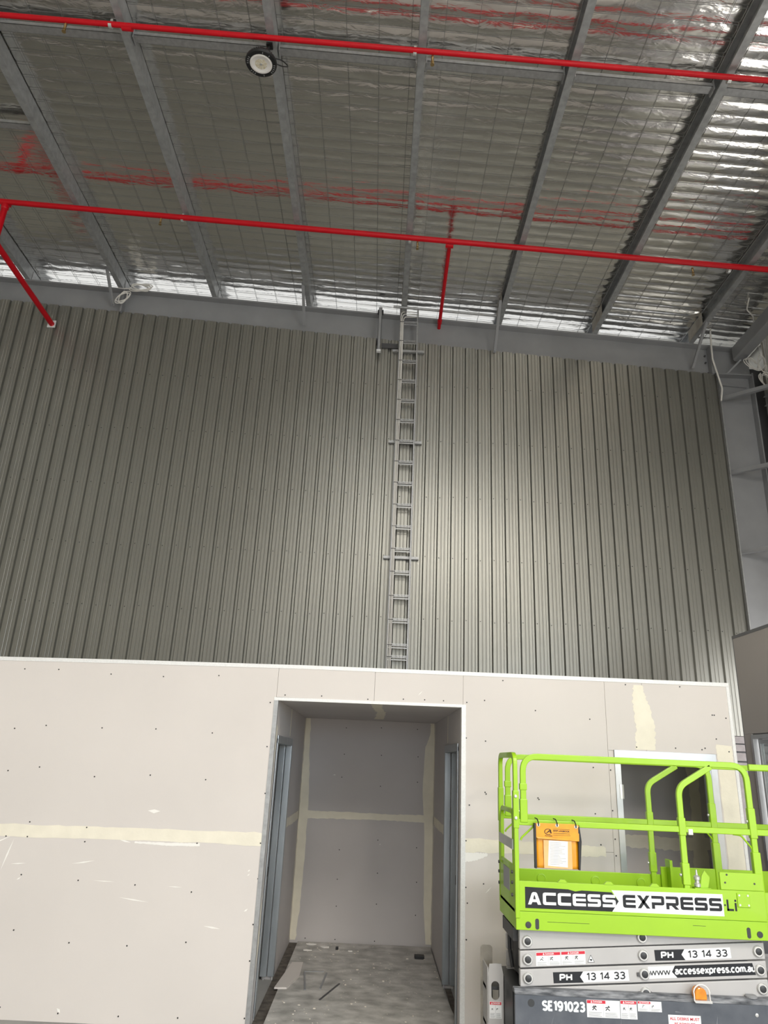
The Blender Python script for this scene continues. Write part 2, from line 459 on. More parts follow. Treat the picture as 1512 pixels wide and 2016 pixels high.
# ------------------------------------------------------------------ purlins
pl_labels = {-4: 'galvanised roof purlin behind the sloping red branch pipe, outermost in view',
             -3: 'galvanised roof purlin ending at the white cable loops on the rafter',
             -2: 'galvanised roof purlin between the lamp purlin and the cable loop purlin',
             -1: 'galvanised roof purlin carrying the round black lamp',
             0: 'galvanised roof purlin ending directly above the cable ladder',
             1: 'galvanised roof purlin next after the one above the cable ladder, with the conduit end beneath',
             2: 'galvanised roof purlin between the conduit purlin and the corner purlin',
             3: 'galvanised roof purlin nearest the portal column corner'}
for k in range(-5, 4):
    xr = 0.205 + 1.475 * k
    z0 = zr(xr); t = .004
    prof = [(xr, z0), (xr, z0 + .2), (xr - .075, z0 + .2), (xr - .075, z0 + .18), (xr - .075 + t, z0 + .18), (xr - .075 + t, z0 + .2 - t), (xr - t, z0 + .2 - t), (xr - t, z0 + t),
            (xr - .075 + t, z0 + t), (xr - .075 + t, z0 + .02), (xr - .075, z0 + .02), (xr - .075, z0)]
    p = empty('roof_purlin')
    MB().prism([(a, 0, c) for a, c in prof], (0, -14, 0), (0, 12.5, 0)).build('channel', MT['purlin'], p)
    MB().box(xr - .07, xr + .012, 9.37, 9.59, z0 - .002, z0 + .006).box(xr + .001, xr + .009, 9.40, 9.56, z0, z0 + .17).build('cleat', MT['galv'], p)
    if k in (0, 1, 2, 3):
        MB().box(xr - .0785, xr - .0755, 8.86, 9.34, z0 + .004, z0 + .19).build('lap_stub', MT['rust'], p)
    tag(p, pl_labels.get(k, 'galvanised roof purlin beyond the outermost one in view'), 'purlin', 'roof purlins')

# bridging rows between purlins
def bridge(x0, x1, y, label):
    b_ = MB()
    for (ya, yb_, za, zc) in ((y - .045, y + .045, .075, .08), (y - .045, y - .040, .075, .12), (y + .040, y + .045, .075, .12)):
        b_.hexa(slab(x0, x1, ya, yb_, lambda x: zr(x) + za, lambda x: zr(x) + zc))
    e = empty('purlin_bridging')
    b_.build('channel', MT['galv'], e)
    MB().hexa(slab(x0, x0 + .012, y - .05, y + .05, lambda x: zr(x) + .04, lambda x: zr(x) + .15)).build('end_plate', MT['galv'], e)
    MB().hexa(slab(x1 - .012, x1, y - .05, y + .05, lambda x: zr(x) + .04, lambda x: zr(x) + .15)).build('end_plate', MT['galv'], e)
    tag(e, label, 'bridging', 'purlin bridging')
bl = {-4: 'galvanised bridging strut under the higher red pipe, first from the photo left edge', -3: 'galvanised bridging strut under the higher red pipe, between second and third purlin',
      -2: 'galvanised bridging strut ending beside the round black lamp on its left', -1: 'galvanised bridging strut from the lamp purlin to the ladder purlin',
      0: 'galvanised bridging strut from the ladder purlin towards the corner', 1: 'galvanised bridging strut second past the ladder purlin, under the higher red pipe', 2: 'galvanised bridging strut at the photo right edge below the red pipe'}
for k in range(-4, 3):
    bridge(0.205 + 1.475 * k + .012, 0.205 + 1.475 * (k + 1) - .085, 5.225, bl[k])
bridge(0.205 - 1.475 * 4 + .012, 0.205 - 1.475 * 3 - .085, 6.47, 'short looking galvanised strut alone in the outermost roof bay at the photo left edge')

# fly braces from purlins to rafter
for (x_, ya, zb_, lab) in ((-4.33, 8.95, 8.40, 'thin grey fly brace beside the white cable loops'), (-1.35, 8.81, 8.19, 'grey fly brace between the cable loops and the cable ladder'),
                           (1.575, 8.80, 7.87, 'grey fly brace that the horizontal conduit runs up to'), (4.585, 8.76, 7.75, 'grey fly brace beside the white flexible conduit near the column')):
    f_ = empty('fly_brace')
    p0 = (x_, ya, zr(x_) + .03); p1 = (x_, 9.385, zb_)
    MB().sweep([p0, p1], (1, 0, 0), .003, .02).sweep([(p0[0] - .019, p0[1], p0[2]), (p1[0] - .019, p1[1], p1[2])], (1, 0, 0), .02, .003).build('angle', MT['steel'], f_)
    MB().lathe([(.014, 0), (.014, -.016)], (x_, 9.382, zb_ + .02), (0, 1, 0), 6).build('bolt', MT['steeld'], f_)
    tag(f_, lab, 'brace', 'fly braces on the rafter')

# ------------------------------------------------------------------ red sprinkler pipes
def pz(x): return zr(x) - 0.080
def sprinkler(parent, x, y):
    MB().lathe([(.013, 0), (.013, -.045), (.009, -.05), (.009, -.065), (.016, -.068), (.016, -.078), (.006, -.082), (.006, -.105), (.02, -.108), (.02, -.112)], (x, y, pz(x) - .02), (0, 0, 1), 10).build('sprinkler_head', MT['brass'], parent, smooth=True)
def clamp(parent, x, y, r):
    MB().tube([(x - .016, y, pz(x - .016)), (x + .016, y, pz(x + .016))], r + .006, 20).build('pipe_clamp', MT['zinc'], parent, smooth=True)
    MB().box(x - .012, x + .012, y - .004, y + .004, pz(x) + r, zr(x) - .001).build('clamp_strap', MT['zinc'], parent)
def coupling(parent, x, y, r):
    MB().tube([(x - .05, y, pz(x - .05)), (x - .045, y, pz(x - .045)), (x + .045, y, pz(x + .045)), (x + .05, y, pz(x + .05))], r + .008, 20).build('coupling', MT['red'], parent, smooth=True)
A = empty('sprinkler_pipe')
r = .026
MB().tube([(-9.9, 5.0, pz(-9.9)), (5.1, 4.942, pz(5.1))], r, 20).build('pipe_run', MT['red'], A, smooth=True)
for x_ in (-3.30, 0.27): sprinkler(A, x_, 4.99)
for x_ in (-2.86, 0.10, 3.10): clamp(A, x_, 4.98, r)
coupling(A, -2.70, 4.99, r)
tag(A, 'upper straight red sprinkler pipe, just above the round lamp in the photo', 'pipe')
Bp = empty('sprinkler_pipe')
r = .036
MB().tube([(-9.9, 7.62, pz(-9.9)), (5.1, 7.50, pz(5.1))], r, 20).build('pipe_run', MT['red'], Bp, smooth=True)
for x_ in (-3.10, 0.28, 3.85): sprinkler(Bp, x_, 7.58)
for x_ in (-2.82, 0.18, 4.32): clamp(Bp, x_, 7.58, r)
# tee and level branch into the rafter
coupling(Bp, 0.70, 7.60, r)
coupling(Bp, -5.19, 7.61, r + .004)
MB().tube([(0.70, 7.60, pz(0.70)), (0.725, 9.47, 8.315)], .026, 18).build('branch_pipe', MT['red'], Bp, smooth=True)
MB().tube([(0.7222, 9.26, 8.318), (0.7232, 9.34, 8.317)], .034, 18).build('branch_coupling', MT['red'], Bp, smooth=True)
# drop, elbow and branch through the cladding
zl = 8.05
pth = fillet([(-5.19, 7.61, pz(-5.19)), (-5.20, 7.61, zl + .02), (-5.21, 9.42, zl - .03)], .10, 8)
MB().tube(pth, .040, 18).build('drop_pipe', MT['red'], Bp, smooth=True)
MB().lathe([(.040, 0), (.048, -.02), (.048, -.09), (.040, -.10)], (-5.19, 7.61, pz(-5.19)), (0, 0, 1), 18).build('tee_outlet', MT['red'], Bp, smooth=True)
MB().box(-5.275, -5.155, 9.385, 9.398, 7.965, 8.085).build('wall_patch', MT['white'], Bp)
tag(Bp, 'lower red sprinkler pipe with two branches running to the ribbed wall', 'pipe')

# ------------------------------------------------------------------ high bay lamp
lp = empty('high_bay_lamp')
LC = Vector((-1.385, 5.08, 8.26))
ax = Vector((0.0, 0.06, -1.0)).normalized()
MB().lathe([(.075, -.10), (.10, -.085), (.118, -.03), (.150, -.02), (.152, .0), (.146, .012), (.112, .014), (.108, .006)], LC, ax, 48).build('housing', MT['black'], lp, smooth=True)
MB().lathe([(.108, .004), (.108, .010), (.095, .013), (.02, .014)], LC, ax, 40).build('lens', MT['lens'], lp, smooth=True)
MB().lathe([(.108, .0105), (.108, .0125), (.092, .0150), (.090, .0135)], LC, ax, 40).build('lens_rim', MT['paper'], lp, smooth=True)
MB().lathe([(.013, .012), (.013, .018)], LC, ax, 12).build('hub', MT['zinc'], lp)
fin = MB()
u_ = ax.orthogonal().normalized(); w_ = ax.cross(u_)
slot = MB()
for j in range(36):
    a = 2 * math.pi * j / 36
    d = u_ * math.cos(a) + w_ * math.sin(a); s_ = ax.cross(d) * .0025
    p = LC - ax * .10
    q0 = p + d * .07; q1 = p + d * .135
    fin.add([q0 - s_, q0 + s_, q1 + s_ + ax * .05, q1 - s_ + ax * .05, q0 - s_ + ax * .075, q0 + s_ + ax * .075, q1 + s_ + ax * .08, q1 - s_ + ax * .08], [(0, 1, 2, 3), (7, 6, 5, 4), (0, 4, 5, 1), (1, 5, 6, 2), (2, 6, 7, 3), (3, 7, 4, 0)])
fin.build('cooling_fins', MT['black'], lp)
for j in (1, 2, 3, 4, 8, 9, 10, 14, 18, 19, 20, 21, 22, 27, 30):
    a = 2 * math.pi * j / 36
    d = u_ * math.cos(a) + w_ * math.sin(a); s_ = ax.cross(d) * .004
    q0 = LC + ax * .0145 + d * .119; q1 = LC + ax * .0145 + d * .136
    MB().add([q0 - s_, q0 + s_, q1 + s_, q1 - s_, q0 - s_ - ax * .004, q0 + s_ - ax * .004, q1 + s_ - ax * .004, q1 - s_ - ax * .004], [(0, 1, 2, 3), (7, 6, 5, 4), (0, 4, 5, 1), (1, 5, 6, 2), (2, 6, 7, 3), (3, 7, 4, 0)]).build('rim_slot', MT['galv'], lp)
MB().tube([LC - ax * .09, (-1.33, 5.10, zr(-1.33) - .02)], .014, 10).build('hook', MT['black'], lp)
MB().box(-1.36, -1.30, 5.07, 5.13, zr(-1.33) - .03, zr(-1.33) + .001).build('mounting_bracket', MT['black'], lp)
MB().tube(fillet([(-1.33, 5.13, 8.40), (-1.22, 5.20, 8.47), (-1.14, 5.22, 8.40), (-1.20, 5.12, 8.28), (-1.30, 5.08, 8.30)], .08, 5), .006, 8).build('lead', MT['black'], lp, smooth=True)
tag(lp, 'round black high bay lamp hanging from a roof purlin', 'lamp')

# ------------------------------------------------------------------ cable ladder on the ribbed wall
ld = empty('cable_ladder')
for xa in (.112, .392):
    MB().box(xa - .004, xa + .004, 9.27, 9.345, 2.70, 8.52).box(min(xa, xa + (.018 if xa < .2 else -.018)), max(xa, xa + (.018 if xa < .2 else -.018)), 9.27, 9.274, 2.70, 8.52).build('side_rail', MT['galv'], ld)
rung = MB()
rung.box(.116, .388, 9.28, 9.284, .018, .024).box(.116, .388, 9.28, 9.284, -.004, .003).box(.116, .388, 9.28, 9.315, -.006, -.003).box(.116, .388, 9.28, 9.315, .024, .027)
rung.box(.116, .388, 9.28, 9.284, -.036, -.022)
for j in range(13):
    cx = .116 + .272 * (j + .5) / 13
    rung.box(cx - .0052, cx + .0052, 9.28, 9.284, .003, .018)
rme = rung.mesh('rung')
rung_z = [8.254, 7.922, 7.583, 7.252, 6.924, 6.597, 6.267, 5.942, 5.62, 5.291, 4.974, 4.651, 4.331, 4.001, 3.68, 3.35, 3.197]
for z_ in rung_z:
    o = mobj('rung', rme, MT['galv'], ld); o.location = (0, 0, z_)
for z_ in (7.806, 6.291, 4.559):
    MB().box(.02, .50, 9.352, 9.356, z_ - .02, z_ + .02).box(.02, .50, 9.352, 9.395, z_ + .018, z_ + .021).box(.02, .50, 9.352, 9.395, z_ - .021, z_ - .018).box(.045, .095, 9.348, 9.352, z_ - .008, z_ + .008).box(.42, .47, 9.348, 9.352, z_ - .008, z_ + .008).build('support_channel', MT['galv'], ld)
tag(ld, 'galvanised cable ladder fixed upright on the ribbed steel wall', 'cable ladder')
for j, (xa, zt, lab) in enumerate(((.128, 8.44, 'white cable on the cable ladder, outermost beside its side rail'), (.146, 8.40, 'white cable in the middle of three on the cable ladder'), (.164, 8.35, 'white cable on the cable ladder, innermost of three'))):
    pts = [(xa + .004 * math.sin(z_ * 1.7 + j), 9.268, z_) for z_ in np.arange(2.72, zt - .15, .25)] + [(xa, 9.268, zt - .1)]
    pts += fillet([(xa, 9.268, zt - .1), (xa + .01, 9.268, zt), (xa + .15, 9.29, zt + .02), (.40, 9.36, zt + .06)], .06, 5)[1:]
    tag(MB().tube(pts, .0068, 8).build('cable', MT['cable'], None, smooth=True), lab, 'cable', 'cables on the cable ladder')
ties = MB()
for z_ in rung_z:
    MB().box(.117, .175, 9.258, 9.283, z_ + .003, z_ + .009).build('cable_tie', MT['black'], ld)

# horizontal conduit at rafter level
cd = empty('conduit')
MB().tube([(0.006, 9.125, 8.428), (1.565, 9.11, 8.335)], .019, 14).build('tube', MT['galv'], cd, smooth=True)
MB().tube([(0.30, 9.122, 8.4105), (0.36, 9.1215, 8.407)], .023, 14).build('coupling', MT['galv'], cd, smooth=True)
tag(cd, 'grey horizontal conduit just under the roof above the cable ladder', 'conduit')
br = empty('hanging_channel')
MB().box(-.215, -.165, 9.24, 9.245, 7.74, zr(-.19) + .02).box(-.215, -.21, 9.24, 9.29, 7.74, zr(-.19) + .02).box(-.17, -.165, 9.24, 9.29, 7.74, zr(-.19) + .02).build('channel', MT['steel'], br)
MB().box(-.222, -.158, 9.235, 9.292, 7.715, 7.742).build('end_cap', MT['white'], br)
MB().box(-.235, -.145, 9.29, 9.37, zr(-.19) - .03, zr(-.19) + .01).box(-.235, -.205, 9.29, 9.47, 7.93, 7.96).build('clamp', MT['steeld'], br)
tag(br, 'short grey channel hanging from the rafter beside the cable ladder', 'channel')
tag(MB().box(-.15, .10, 9.375, 9.40, 7.86, 7.94).build('packer_angle', MT['steeld']), 'short dark angle between the hanging channel and the cable ladder', 'angle')

# loose cable loops on the rafter and the coil by the column, white flexible conduit
def loops(c, rx, rz, n, tilt, seed, sw=.05):
    rnd = random.Random(seed); pts = []
    for k in range(n * 24 + 1):
        a = 2 * math.pi * k / 24
        f_ = k // 24
        rnd2 = random.Random(seed * 77 + f_)
        e = .75 + .4 * rnd2.random(); ph = tilt + (rnd2.random() - .5) * .7
        u = rx * e * math.cos(a); v = rz * e * math.sin(a)
        pts.append((c[0] + u * math.cos(ph) - v * math.sin(ph), c[1] + sw * (rnd2.random() - .5) + .02 * math.sin(a), c[2] + u * math.sin(ph) + v * math.cos(ph)))
    return pts
tag(MB().tube(loops((-4.17, 9.31, 8.50), .07, .15, 3, -.4, 4), .0075, 7).tube(loops((-3.93, 9.30, 8.70), .17, .075, 5, -.05, 9), .0075, 7).tube([(-4.30, 9.30, 8.67), (-4.2, 9.29, 8.655), (-4.05, 9.30, 8.66)], .0055, 7).build('cable_loops', MT['cable'], None, smooth=True),
    'tangled white cable loops hanging over the rafter top', 'cable')
co = empty('cable_coil')
MB().tube(loops((5.36, 9.12, 7.70), .055, .13, 3, .5, 3), .006, 7).tube(loops((5.50, 9.12, 7.72), .05, .15, 3, -.2, 5), .006, 7).tube(loops((5.54, 9.12, 7.42), .09, .17, 6, .35, 8), .006, 7).build('loops', MT['cable'], co, smooth=True)
MB().lathe([(.022, -.02), (.022, .02)], (5.475, 9.12, 7.57), (.5, 0, -1), 10).build('tie', MT['black'], co)
MB().tube([(5.49, 9.12, 7.85), (5.50, 9.14, 8.0), (5.49, 9.2, 8.13)], .006, 7).build('hanging_lead', MT['cable'], co, smooth=True)
tag(co, 'bundled white cable coil hanging in front of the portal column', 'cable')
tag(MB().tube(fillet([(4.882, 9.3, 8.40), (4.866, 9.3, 8.11), (4.862, 9.3, 7.87), (4.909, 9.3, 7.60), (4.951, 9.3, 7.37), (4.912, 9.3, 7.166)], .15, 5), .013, 10).build('flexible_conduit', MT['cable'], None, smooth=True),
    'white flexible conduit dangling beside the portal column', 'conduit')
tag(MB().tube(fillet([(5.02, 8.4, 8.32), (5.08, 8.6, 8.27), (5.22, 8.7, 8.23), (5.33, 8.9, 8.17)], .1, 4), .009, 8).build('loose_cable', MT['cable'], None, smooth=True), 'short loose white cable end above the eave strut', 'cable')

# ------------------------------------------------------------------ plasterboard room
YF = 6.25
def ztop(x):
    return float(np.interp(x, [-9, -3.25, -2.2, -0.6, 0.96, 3.1], [2.60, 2.62, 2.64, 2.662, 2.668, 2.672]))
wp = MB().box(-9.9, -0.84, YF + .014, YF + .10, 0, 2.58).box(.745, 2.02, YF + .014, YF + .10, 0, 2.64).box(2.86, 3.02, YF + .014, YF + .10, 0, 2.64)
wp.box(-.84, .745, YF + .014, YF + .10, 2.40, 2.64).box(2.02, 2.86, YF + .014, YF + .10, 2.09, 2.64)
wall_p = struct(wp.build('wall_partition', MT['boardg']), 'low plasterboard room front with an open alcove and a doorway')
def sheet(x0, x1, z0, z1, parent=wall_p, y=YF, mat='board', top=False):
    g = .0012
    zt0, zt1 = (ztop(x0), ztop(x1)) if top else (z1 - g, z1 - g)
    return MB().hexa([(x0 + g, y, z0 + g), (x1 - g, y, z0 + g), (x1 - g, y + .013, z0 + g), (x0 + g, y + .013, z0 + g),
                      (x0 + g, y, zt0), (x1 - g, y, zt1), (x1 - g, y + .013, zt1), (x0 + g, y + .013, zt0)]).build('plasterboard_sheet', MT[mat], parent)
for (a, c) in ((-9.9, -6.45), (-6.45, -3.45), (-3.45, -.845)):
    sheet(a, c, 0, 1.295); sheet(a, c, 1.295, 2.6, top=True)
sheet(-.845, -.012, 2.405, 2.6, top=True); sheet(-.012, .748, 2.405, 2.6, top=True)
sheet(.748, 1.965, 0, 1.315); sheet(.748, 1.965, 1.315, 2.6, top=True)
sheet(1.965, 2.02, 0, 2.095); sheet(2.86, 3.03, 0, 2.095)
sheet(1.965, 2.29, 2.095, 2.6, top=True); sheet(2.29, 3.03, 2.095, 2.6, top=True)

# corner beads
bx = [-9.9, -3.25, -2.2, -.6, .96, 3.045]
cb = MB()
for i in range(len(bx) - 1):
    a, c = bx[i], bx[i + 1]
    cb.hexa([(a, YF - .004, ztop(a) - .012), (c, YF - .004, ztop(c) - .012), (c, YF + .11, ztop(c) - .012), (a, YF + .11, ztop(a) - .012),
             (a, YF - .004, ztop(a) + .02), (c, YF - .004, ztop(c) + .02), (c, YF + .11, ztop(c) + .02), (a, YF + .11, ztop(a) + .02)])
cb.build('corner_bead', MT['bead'], wall_p)
MB().box(3.02, 3.045, YF - .004, YF + .11, 0, ztop(3.04) - .013).build('corner_bead', MT['bead'], wall_p)
MB().box(-.862, -.826, YF - .004, YF + .03, 0, 2.3775).build('corner_bead', MT['galv'], wall_p)
MB().box(.7352, .772, YF - .004, YF + .03, 0, 2.412).build('corner_bead', MT['bead'], wall_p)
MB().hexa([(-.862, YF - .004, 2.378), (.735, YF - .004, 2.388), (.735, YF + .03, 2.388), (-.862, YF + .03, 2.378), (-.862, YF - .004, 2.404), (.735, YF - .004, 2.412), (.735, YF + .03, 2.412), (-.862, YF + .03, 2.404)]).build('corner_bead', MT['bead'], wall_p)

# joint compound: irregular thin smears
def smear(parent, pts_lo, pts_hi, plane, off, name='joint_compound', mat='comp', thick=.0015, seed=1, jit=.006):
    rnd = random.Random(seed)
    n = 40
    lo = []; hi = []
    for k in range(n + 1):
        t = k / n
        def lerp(P):
            s = t * (len(P) - 1); i = min(int(s), len(P) - 2); f_ = s - i
            return (P[i][0] * (1 - f_) + P[i + 1][0] * f_, P[i][1] * (1 - f_) + P[i + 1][1] * f_)
        a = lerp(pts_lo); c = lerp(pts_hi)
        w = Vector((c[0] - a[0], c[1] - a[1])).normalized()
        j0 = rnd.uniform(-1, 1) * jit; j1 = rnd.uniform(-1, 1) * jit
        lo.append((a[0] + w.x * j0, a[1] + w.y * j0)); hi.append((c[0] + w.x * j1, c[1] + w.y * j1))
    def P3(p, d):
        if plane == 'y': return (p[0], off + d, p[1])
        if plane == 'x': return (off + d, p[0], p[1])
        return (p[0], p[1], off + d)
    vs = [P3(p, 0) for p in lo] + [P3(p, 0) for p in hi] + [P3(p, thick) for p in lo] + [P3(p, thick) for p in hi]
    N = n + 1
    fs = []
    for k in range(n):
        fs += [(k, k + 1, N + k + 1, N + k), (2 * N + k, 3 * N + k, 3 * N + k + 1, 2 * N + k + 1), (k, 2 * N + k, 2 * N + k + 1, k + 1), (N + k, N + k + 1, 3 * N + k + 1, 3 * N + k)]
    return MB().add(vs, fs).build(name, MT[mat], parent)
F_ = YF - .0015
smear(wall_p, [(-9.8, 1.24), (-3.2, 1.24), (-2.6, 1.235), (-2.2, 1.245), (-1.4, 1.25), (-.862, 1.245)], [(-9.8, 1.33), (-3.2, 1.325), (-2.5, 1.33), (-2.0, 1.335), (-1.4, 1.34), (-.862, 1.345)], 'y', F_, seed=2)
smear(wall_p, [(-1.87, 1.228), (-1.6, 1.218), (-1.35, 1.225)], [(-1.87, 1.24), (-1.6, 1.24), (-1.35, 1.247)], 'y', F_, mat='scuff', seed=3, jit=.002)
smear(wall_p, [(.772, 1.27), (1.2, 1.275), (1.6, 1.27), (1.90, 1.285)], [(.772, 1.375), (1.3, 1.365), (1.7, 1.36), (1.90, 1.35)], 'y', F_, seed=4)
smear(wall_p, [(2.215, 2.64), (2.20, 2.5), (2.215, 2.3), (2.20, 2.11)], [(2.29, 2.64), (2.33, 2.5), (2.38, 2.3), (2.36, 2.11)], 'y', F_, seed=5, jit=.008)
smear(wall_p, [(2.88, 2.18), (2.88, 2.0), (2.88, 1.2), (2.88, .1)], [(3.01, 2.17), (3.015, 2.0), (3.015, 1.2), (3.015, .1)], 'y', F_, seed=6, jit=.004)
smear(wall_p, [(.772, 1.20), (.85, 1.21), (.95, 1.25)], [(.772, 1.268), (.85, 1.268), (.95, 1.268)], 'y', F_ + .0002, mat='scuff', seed=8, jit=.004)
# scuffs and trowel marks
rs = random.Random(12)
marks = [((-2.83, 1.22), (-2.89, .99), .012), ((-2.86, 1.24), (-3.0, 1.17), .01), ((-2.82, 1.04), (-2.70, 1.05), .008), ((-2.34, 1.06), (-2.16, 1.09), .01), ((-2.15, .95), (-1.98, .945), .006),
         ((-1.93, .84), (-1.70, .815), .009), ((-1.56, .93), (-1.45, .93), .006), ((-1.25, .67), (-1.12, .655), .012), ((-.95, 1.06), (-.93, 1.075), .01), ((-.95, 1.03), (-.93, 1.045), .008), ((-1.80, 1.47), (-1.70, 1.47), .03),
         ((-.95, .78), (-.92, .80), .012), ((-2.24, .06), (-2.27, .09), .02), ((-2.95, .02), (-2.84, .045), .02), ((-2.0, 1.25), (-1.9, 1.23), .012), ((-2.75, .93), (-2.72, .95), .01), ((.93, .98), (.98, 1.03), .008), ((.36, 2.47), (.40, 2.51), .006)]
for (a, c, w) in marks:
    d = Vector((c[0] - a[0], c[1] - a[1])); nrm = Vector((-d.y, d.x)).normalized() * w / 2
    mid = ((a[0] + c[0]) / 2 + nrm.x * .8, (a[1] + c[1]) / 2 + nrm.y * .8); mid2 = (mid[0] - 2 * nrm.x, mid[1] - 2 * nrm.y)
    MB().prism([(a[0], YF, a[1]), (mid2[0], YF, mid2[1]), (c[0], YF, c[1]), (mid[0], YF, mid[1])], (0, -.0008, 0), (0, .0002, 0)).build('plaster_scuff', MT['scuff'], wall_p)
dots = [(-3.022, 2.545), (-2.731, 2.553), (-2.278, 2.534), (-1.828, 2.533), (-1.355, 2.562), (-3.005, 2.056), (-2.748, 2.091), (-2.279, 2.091), (-1.829, 2.102), (-1.354, 2.09), (-0.894, 2.358), (-0.886, 2.001), (-2.988, 1.725), (-2.737, 1.763), (-2.275, 1.708), (-1.821, 1.739), (-1.364, 1.723), (-0.867, 1.639), (-2.731, 1.348), (-2.269, 1.326), (-2.728, 1.24), (-2.898, 1.237), (-2.266, 1.222), (-1.373, 1.247), (-0.868, 1.268), (-2.719, 0.967), (-2.268, 0.945), (-1.819, 0.931), (-1.372, 0.899), (-0.862, 1.013), (-2.697, 0.585), (-2.259, 0.517), (-1.815, 0.514), (-1.369, 0.555), (-0.868, 0.695), (-0.869, 0.45), (-2.691, 0.08), (-2.255, 0.058), (-1.805, 0.056), (-1.364, 0.063), (-0.869, 0.079), (0.779, 2.431), (0.931, 2.454), (0.776, 2.141), (0.938, 2.123), (0.803, 1.62), (0.777, 1.353), (0.932, 1.722), (0.941, 1.71), (0.777, 1.018), (0.917, 1.048), (0.789, 0.908), (0.782, 0.657), (1.09, 2.627), (1.364, 2.389), (1.825, 2.338), (1.834, 1.952), (1.977, 1.938), (1.831, 1.597), (1.974, 1.626), (1.366, 1.697), (1.374, 1.686), (1.863, 1.368), (1.981, 1.414), (1.981, 1.292), (2.536, 2.135), (2.758, 2.132), (2.785, 2.145), (2.888, 2.223), (2.99, 2.397), (2.875, 2.417), (2.892, 2.417), (2.984, 2.125), (2.619, 2.642), (2.149, 2.639), (2.207, 2.129), (-0.773, 2.425), (-0.461, 2.43), (0.237, 2.434), (0.419, 2.437), (0.58, 2.436), (-0.066, 2.42)]
sd = MB()
for (a, c) in dots:
    sd.lathe([(.0055, .001), (.0055, -.0035)], (a, YF, c), (0, 1, 0), 8)
tag(sd.build('board_screws', MT['screw'], wall_p), 'small dark plasterboard screws', kind='stuff')

# lid over the rooms
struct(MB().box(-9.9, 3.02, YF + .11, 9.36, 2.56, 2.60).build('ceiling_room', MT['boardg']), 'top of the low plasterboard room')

# ------------------------------------------------------------------ alcove
YB = 8.96
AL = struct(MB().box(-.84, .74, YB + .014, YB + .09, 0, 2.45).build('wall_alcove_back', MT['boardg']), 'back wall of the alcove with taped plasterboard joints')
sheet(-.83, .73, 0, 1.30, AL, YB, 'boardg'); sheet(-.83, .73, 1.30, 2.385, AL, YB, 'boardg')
smear(AL, [(-.80, 1.265), (-.3, 1.275), (.2, 1.28), (.66, 1.275)], [(-.80, 1.35), (-.3, 1.352), (.2, 1.345), (.66, 1.355)], 'y', YB - .0015, seed=21, jit=.004)
smear(AL, [(-.829, .03), (-.829, 2.38)], [(-.765, .03), (-.74, .4), (-.73, .9), (-.73, 1.5), (-.755, 1.9), (-.77, 2.38)], 'y', YB - .0012, seed=22, jit=.006)
smear(AL, [(.665, .04), (.64, .5), (.63, 1.2), (.60, 1.6), (.62, 2.1), (.68, 2.25), (.68, 2.38)], [(.729, .04), (.729, 2.38)], 'y', YB - .0012, seed=23, jit=.006)
for (a, c, w) in (((-.70, 2.33), (-.25, 2.30), .03), ((-.69, 2.1), (-.67, 1.85), .05), ((-.69, 1.75), (-.67, 1.45), .05), ((-.46, 1.75), (-.43, 1.75), .01), ((.46, 1.2), (.50, 1.10), .03), ((.12, 1.02), (.13, 1.03), .01)):
    d = Vector((c[0] - a[0], c[1] - a[1])); nrm = Vector((-d.y, d.x)).normalized() * w / 2
    MB().prism([(a[0], YB, a[1]), ((a[0] + c[0]) / 2 - nrm.x, YB, (a[1] + c[1]) / 2 - nrm.y), (c[0], YB, c[1]), ((a[0] + c[0]) / 2 + nrm.x, YB, (a[1] + c[1]) / 2 + nrm.y)], (0, -.0007, 0), (0, .0002, 0)).build('plaster_scuff', MT['boardg'] if w > .02 else MT['scuff'], AL)
sd = MB()
for (a, c) in [(-0.337, 2.287), (0.086, 2.305), (0.522, 2.306), (-0.343, 1.985), (0.1, 1.992), (0.537, 1.993), (-0.357, 1.728), (0.103, 1.647), (0.538, 1.71), (-0.338, 0.949), (0.099, 1.068), (0.546, 1.006), (-0.342, 0.646), (0.109, 0.726), (0.555, 0.651), (-0.336, 0.376), (0.112, 0.414), (0.553, 0.321), (-0.659, 0.05), (-0.329, 0.05), (0.108, 0.05)]:
    sd.lathe([(.006, .001), (.006, -.0035)], (a, YB, c), (0, 1, 0), 8)
tag(sd.build('board_screws', MT['screw'], AL), 'small dark plasterboard screws', kind='stuff')
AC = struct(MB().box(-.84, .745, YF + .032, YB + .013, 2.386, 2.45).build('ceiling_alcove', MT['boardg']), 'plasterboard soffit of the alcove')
smear(AC, [(-.03, 6.30), (-.02, 6.8), (.02, 7.4), (.0, 8.6)], [(.06, 6.30), (.06, 6.8), (.11, 7.4), (.10, 8.6)], 'z', 2.3845, seed=31, jit=.01)
# side walls, each with a steel framed doorway; y0..y1 is the doorway
def alcove_side(x, s, y0, y1, name, lab):
    t = .10
    xa, xc = sorted((x, x + s * t))
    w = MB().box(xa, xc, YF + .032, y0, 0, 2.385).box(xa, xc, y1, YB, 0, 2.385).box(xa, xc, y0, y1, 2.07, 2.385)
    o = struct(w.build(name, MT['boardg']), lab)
    n_ = -s  # towards the alcove
    smear(o, [(y1 + .06, 1.27), (8.2, 1.26), (YB - .01, 1.265)], [(y1 + .06, 1.35), (8.2, 1.35), (YB - .01, 1.35)], 'x', x + n_ * .0012, seed=40, jit=.006)
    smear(o, [(YB - .05, .03), (YB - .05, 2.38)], [(YB - .003, .03), (YB - .003, 2.38)], 'x', x + n_ * .0012, seed=41, jit=.004)
    smear(o, [(7.36, 2.12), (7.36, 2.38)], [(7.40, 2.12), (7.39, 2.38)], 'x', x + n_ * .0012, seed=42, jit=.002)
    return o
